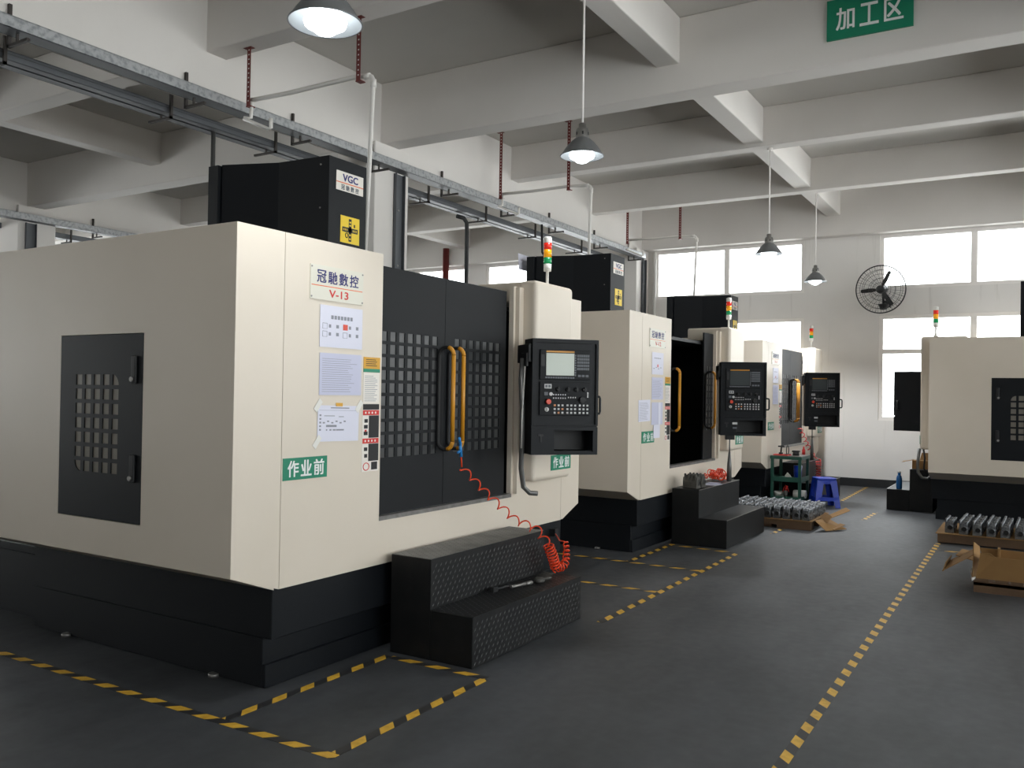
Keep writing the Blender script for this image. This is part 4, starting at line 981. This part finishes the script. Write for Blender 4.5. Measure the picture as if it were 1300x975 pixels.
# ------------------------------------------------------------------ pendant lamps
def pendant(x, y, zr, ztop, label):
    t = empty('pendant_lamp', (x, y, zr)); tag(t, label, 'lamp', 'grey bell pendant lamps')
    S = M['shade']; mb = MB()
    mb.lathe([(.175, 0), (.163, .018), (.143, .05), (.118, .084), (.092, .113), (.066, .136), (.052, .147)], (0, 0, 0), S, n=36)
    mb.lathe([(.173, 0), (.160, .018), (.140, .05), (.115, .083), (.089, .111), (.063, .133), (.001, .144)], (0, 0, 0), M['shadein'], n=36)
    mb.tube([(.175 * math.cos(k * math.pi / 20), .175 * math.sin(k * math.pi / 20), 0) for k in range(40)], .004, S, n=6, closed=True)
    mb.build('shade', t, normals=False)
    S2 = M['steel']; mb = MB(); mb.lathe([(.054, .140), (.054, .205), (.045, .222), (.030, .226), (.030, .262), (.018, .268), (.001, .268)], (0, 0, 0), S2, n=20)
    for k in range(6): mb.box(.050, .0555, -.006, .006, .165, .19, M['matte'], Matrix.Rotation(k * math.pi / 3, 4, 'Z'))
    mb.build('socket', t)
    mb = MB(); mb.lathe([(.035, .11), (.060, .08), (.092, .04), (.104, .008), (.098, -.014), (.066, -.032), (.044, -.050), (.02, -.058), (.001, -.060)], (0, 0, 0), M['bulb'], n=24); mb.build('bulb', t)
    mb = MB(); mb.cyl((0, 0, .262), (0, 0, ztop - zr), .009, M['frame'], n=10); mb.cyl((0, 0, ztop - zr - .03), (0, 0, ztop - zr), .035, M['frame'], n=14); mb.build('rod', t)
    return t
pendant(-2.93, 3.03, 3.36, ZC, 'largest bell lamp, nearest, cut by the top of the picture')
pendant(-3.177, 6.237, 3.535, ZC - .47, 'second bell lamp, hanging above the nearest machine door')
pendant(-3.084, 11.567, 3.515, ZC - .52, 'third bell lamp, hanging before the upper end window')
pendant(-3.129, 14.586, 3.51, ZC - .47, 'smallest bell lamp, hanging between the two end windows')
for (x, y, z, pw) in ((-2.93, 3.03, 3.26, 26), (-3.177, 6.237, 3.43, 16), (-3.084, 11.567, 3.41, 50), (-3.129, 14.586, 3.41, 170)):
    l = bpy.data.lights.new('lamp_light', 'SPOT'); l.energy = pw; l.spot_size = R(130); l.spot_blend = .6; l.shadow_soft_size = .07; l.color = (.93, .97, 1)
    o = bpy.data.objects.new('lamp_light', l); COL.objects.link(o); o.location = (x, y, z)

# ------------------------------------------------------------------ wall fan
fn = empty('wall_fan', (-2.40, 16.50, 3.56)); tag(fn, 'black round wall fan between the upper and lower end windows', 'fan')
fn.rotation_euler = (R(6), 0, R(-6))
Rf = .42; F = M['fan']
mb = MB(); n = 48
for rr, yy, r in ((Rf, -.06, .011), (Rf * .82, -.10, .0035), (Rf * .64, -.12, .0035), (Rf * .45, -.13, .0035), (Rf * .28, -.135, .004), (Rf * .82, .05, .0035), (Rf * .5, .08, .0035)):
    mb.tube([(rr * math.cos(2 * math.pi * k / n), yy, rr * math.sin(2 * math.pi * k / n)) for k in range(n)], r, F if r > .01 else M['wire'], n=5, closed=True)
for k in range(52):
    a = 2 * math.pi * k / 52; c, s = math.cos(a), math.sin(a)
    mb.tube([(.08 * c, -.138, .08 * s), (Rf * .5 * c, -.128, Rf * .5 * s), (Rf * .8 * c, -.10, Rf * .8 * s), (Rf * c, -.06, Rf * s)], .0022, M['wire'], n=4)
    if k % 2: mb.tube([(.09 * c, .09, .09 * s), (Rf * .6 * c, .07, Rf * .6 * s), (Rf * c, -.06, Rf * s)], .0026, M['wire'], n=4)
mb.build('guard', fn)
for k in range(3):
    a = R(183 + 120 * k); mt = Matrix.Rotation(-a, 4, 'Y')
    mb = MB(); mb.sheet([(.05, -.05, -.018), (.16, -.06, -.035), (.33, -.055, -.03), (.35, -.04, 0), (.33, -.03, .03), (.16, -.03, .035), (.05, -.04, .018)], .006, F)
    bmesh.ops.transform(mb.bm, matrix=mt, verts=mb.bm.verts); mb.build('blade', fn)
mb = MB(); mb.lathe([(.001, -.145), (.05, -.14), (.07, -.11), (.075, -.05), (.085, 0), (.085, .12), (.06, .16), (.001, .165)], (0, 0, 0), F, axis='y', n=24); mb.build('motor', fn)
mb = MB(); mb.cyl((.0, .10, .02), (.0, .12, -.26), .022, F, n=12); mb.lathe([(.095, -.26), (.075, -.30), (.06, -.36), (.001, -.37)], (0, .12, 0), F, n=18); mb.lathe([(.001, -.255), (.095, -.26)], (0, .12, 0), F, n=18)
mb.box(-.05, .05, .14, .345, -.33, -.28, F); mb.box(-.07, .07, .325, .345, -.40, -.20, F); mb.build('bracket', fn)

# ------------------------------------------------------------------ light and camera
bpy.data.objects.remove(_txto)
w = bpy.data.worlds.new('overcast_sky'); scene.world = w; w.use_nodes = True
bg = w.node_tree.nodes['Background']; bg.inputs['Color'].default_value = (1.0, 0.985, 0.965, 1); bg.inputs['Strength'].default_value = 5.0
wt = w.node_tree; tcw = wt.nodes.new('ShaderNodeTexCoord'); sxw = wt.nodes.new('ShaderNodeSeparateXYZ'); crw = wt.nodes.new('ShaderNodeValToRGB')
mrw = wt.nodes.new('ShaderNodeMapRange'); mrw.inputs['From Min'].default_value = -0.25; mrw.inputs['From Max'].default_value = 0.25
wt.links.new(tcw.outputs['Generated'], sxw.inputs[0]); wt.links.new(sxw.outputs['Z'], mrw.inputs['Value']); wt.links.new(mrw.outputs[0], crw.inputs['Fac'])
crw.color_ramp.elements[0].color = (1.0, .995, .99, 1); crw.color_ramp.elements[1].color = (.66, .67, .68, 1)     # lower half brightened to light the ceiling, overcast sky above
wt.links.new(crw.outputs['Color'], bg.inputs['Color'])

yaw, pit, rol = R(-31.404), R(0.629), R(0.927)
f = Vector((math.sin(yaw) * math.cos(pit), math.cos(yaw) * math.cos(pit), math.sin(pit)))
r0 = Vector((math.cos(yaw), -math.sin(yaw), 0)); u0 = r0.cross(f)
rr = r0 * math.cos(rol) + u0 * math.sin(rol); uu = u0 * math.cos(rol) - r0 * math.sin(rol)
cam = bpy.data.cameras.new('camera'); co = bpy.data.objects.new('camera', cam); COL.objects.link(co)
cam.sensor_fit = 'HORIZONTAL'; cam.sensor_width = 36; cam.lens = 36 * 1095 / 1300; cam.clip_start = .05
co.matrix_world = Matrix(((rr.x, uu.x, -f.x, 0), (rr.y, uu.y, -f.y, 0), (rr.z, uu.z, -f.z, 1.6), (0, 0, 0, 1)))
scene.camera = co
vs = scene.view_settings; vs.view_transform = 'Standard'; vs.look = 'None'; vs.exposure = 0.96; vs.gamma = 1; vs.use_curve_mapping = False
scene.cycles.max_bounces = 8; scene.cycles.diffuse_bounces = 5; scene.cycles.sample_clamp_indirect = 6
scene.cycles.caustics_reflective = False; scene.cycles.caustics_refractive = False
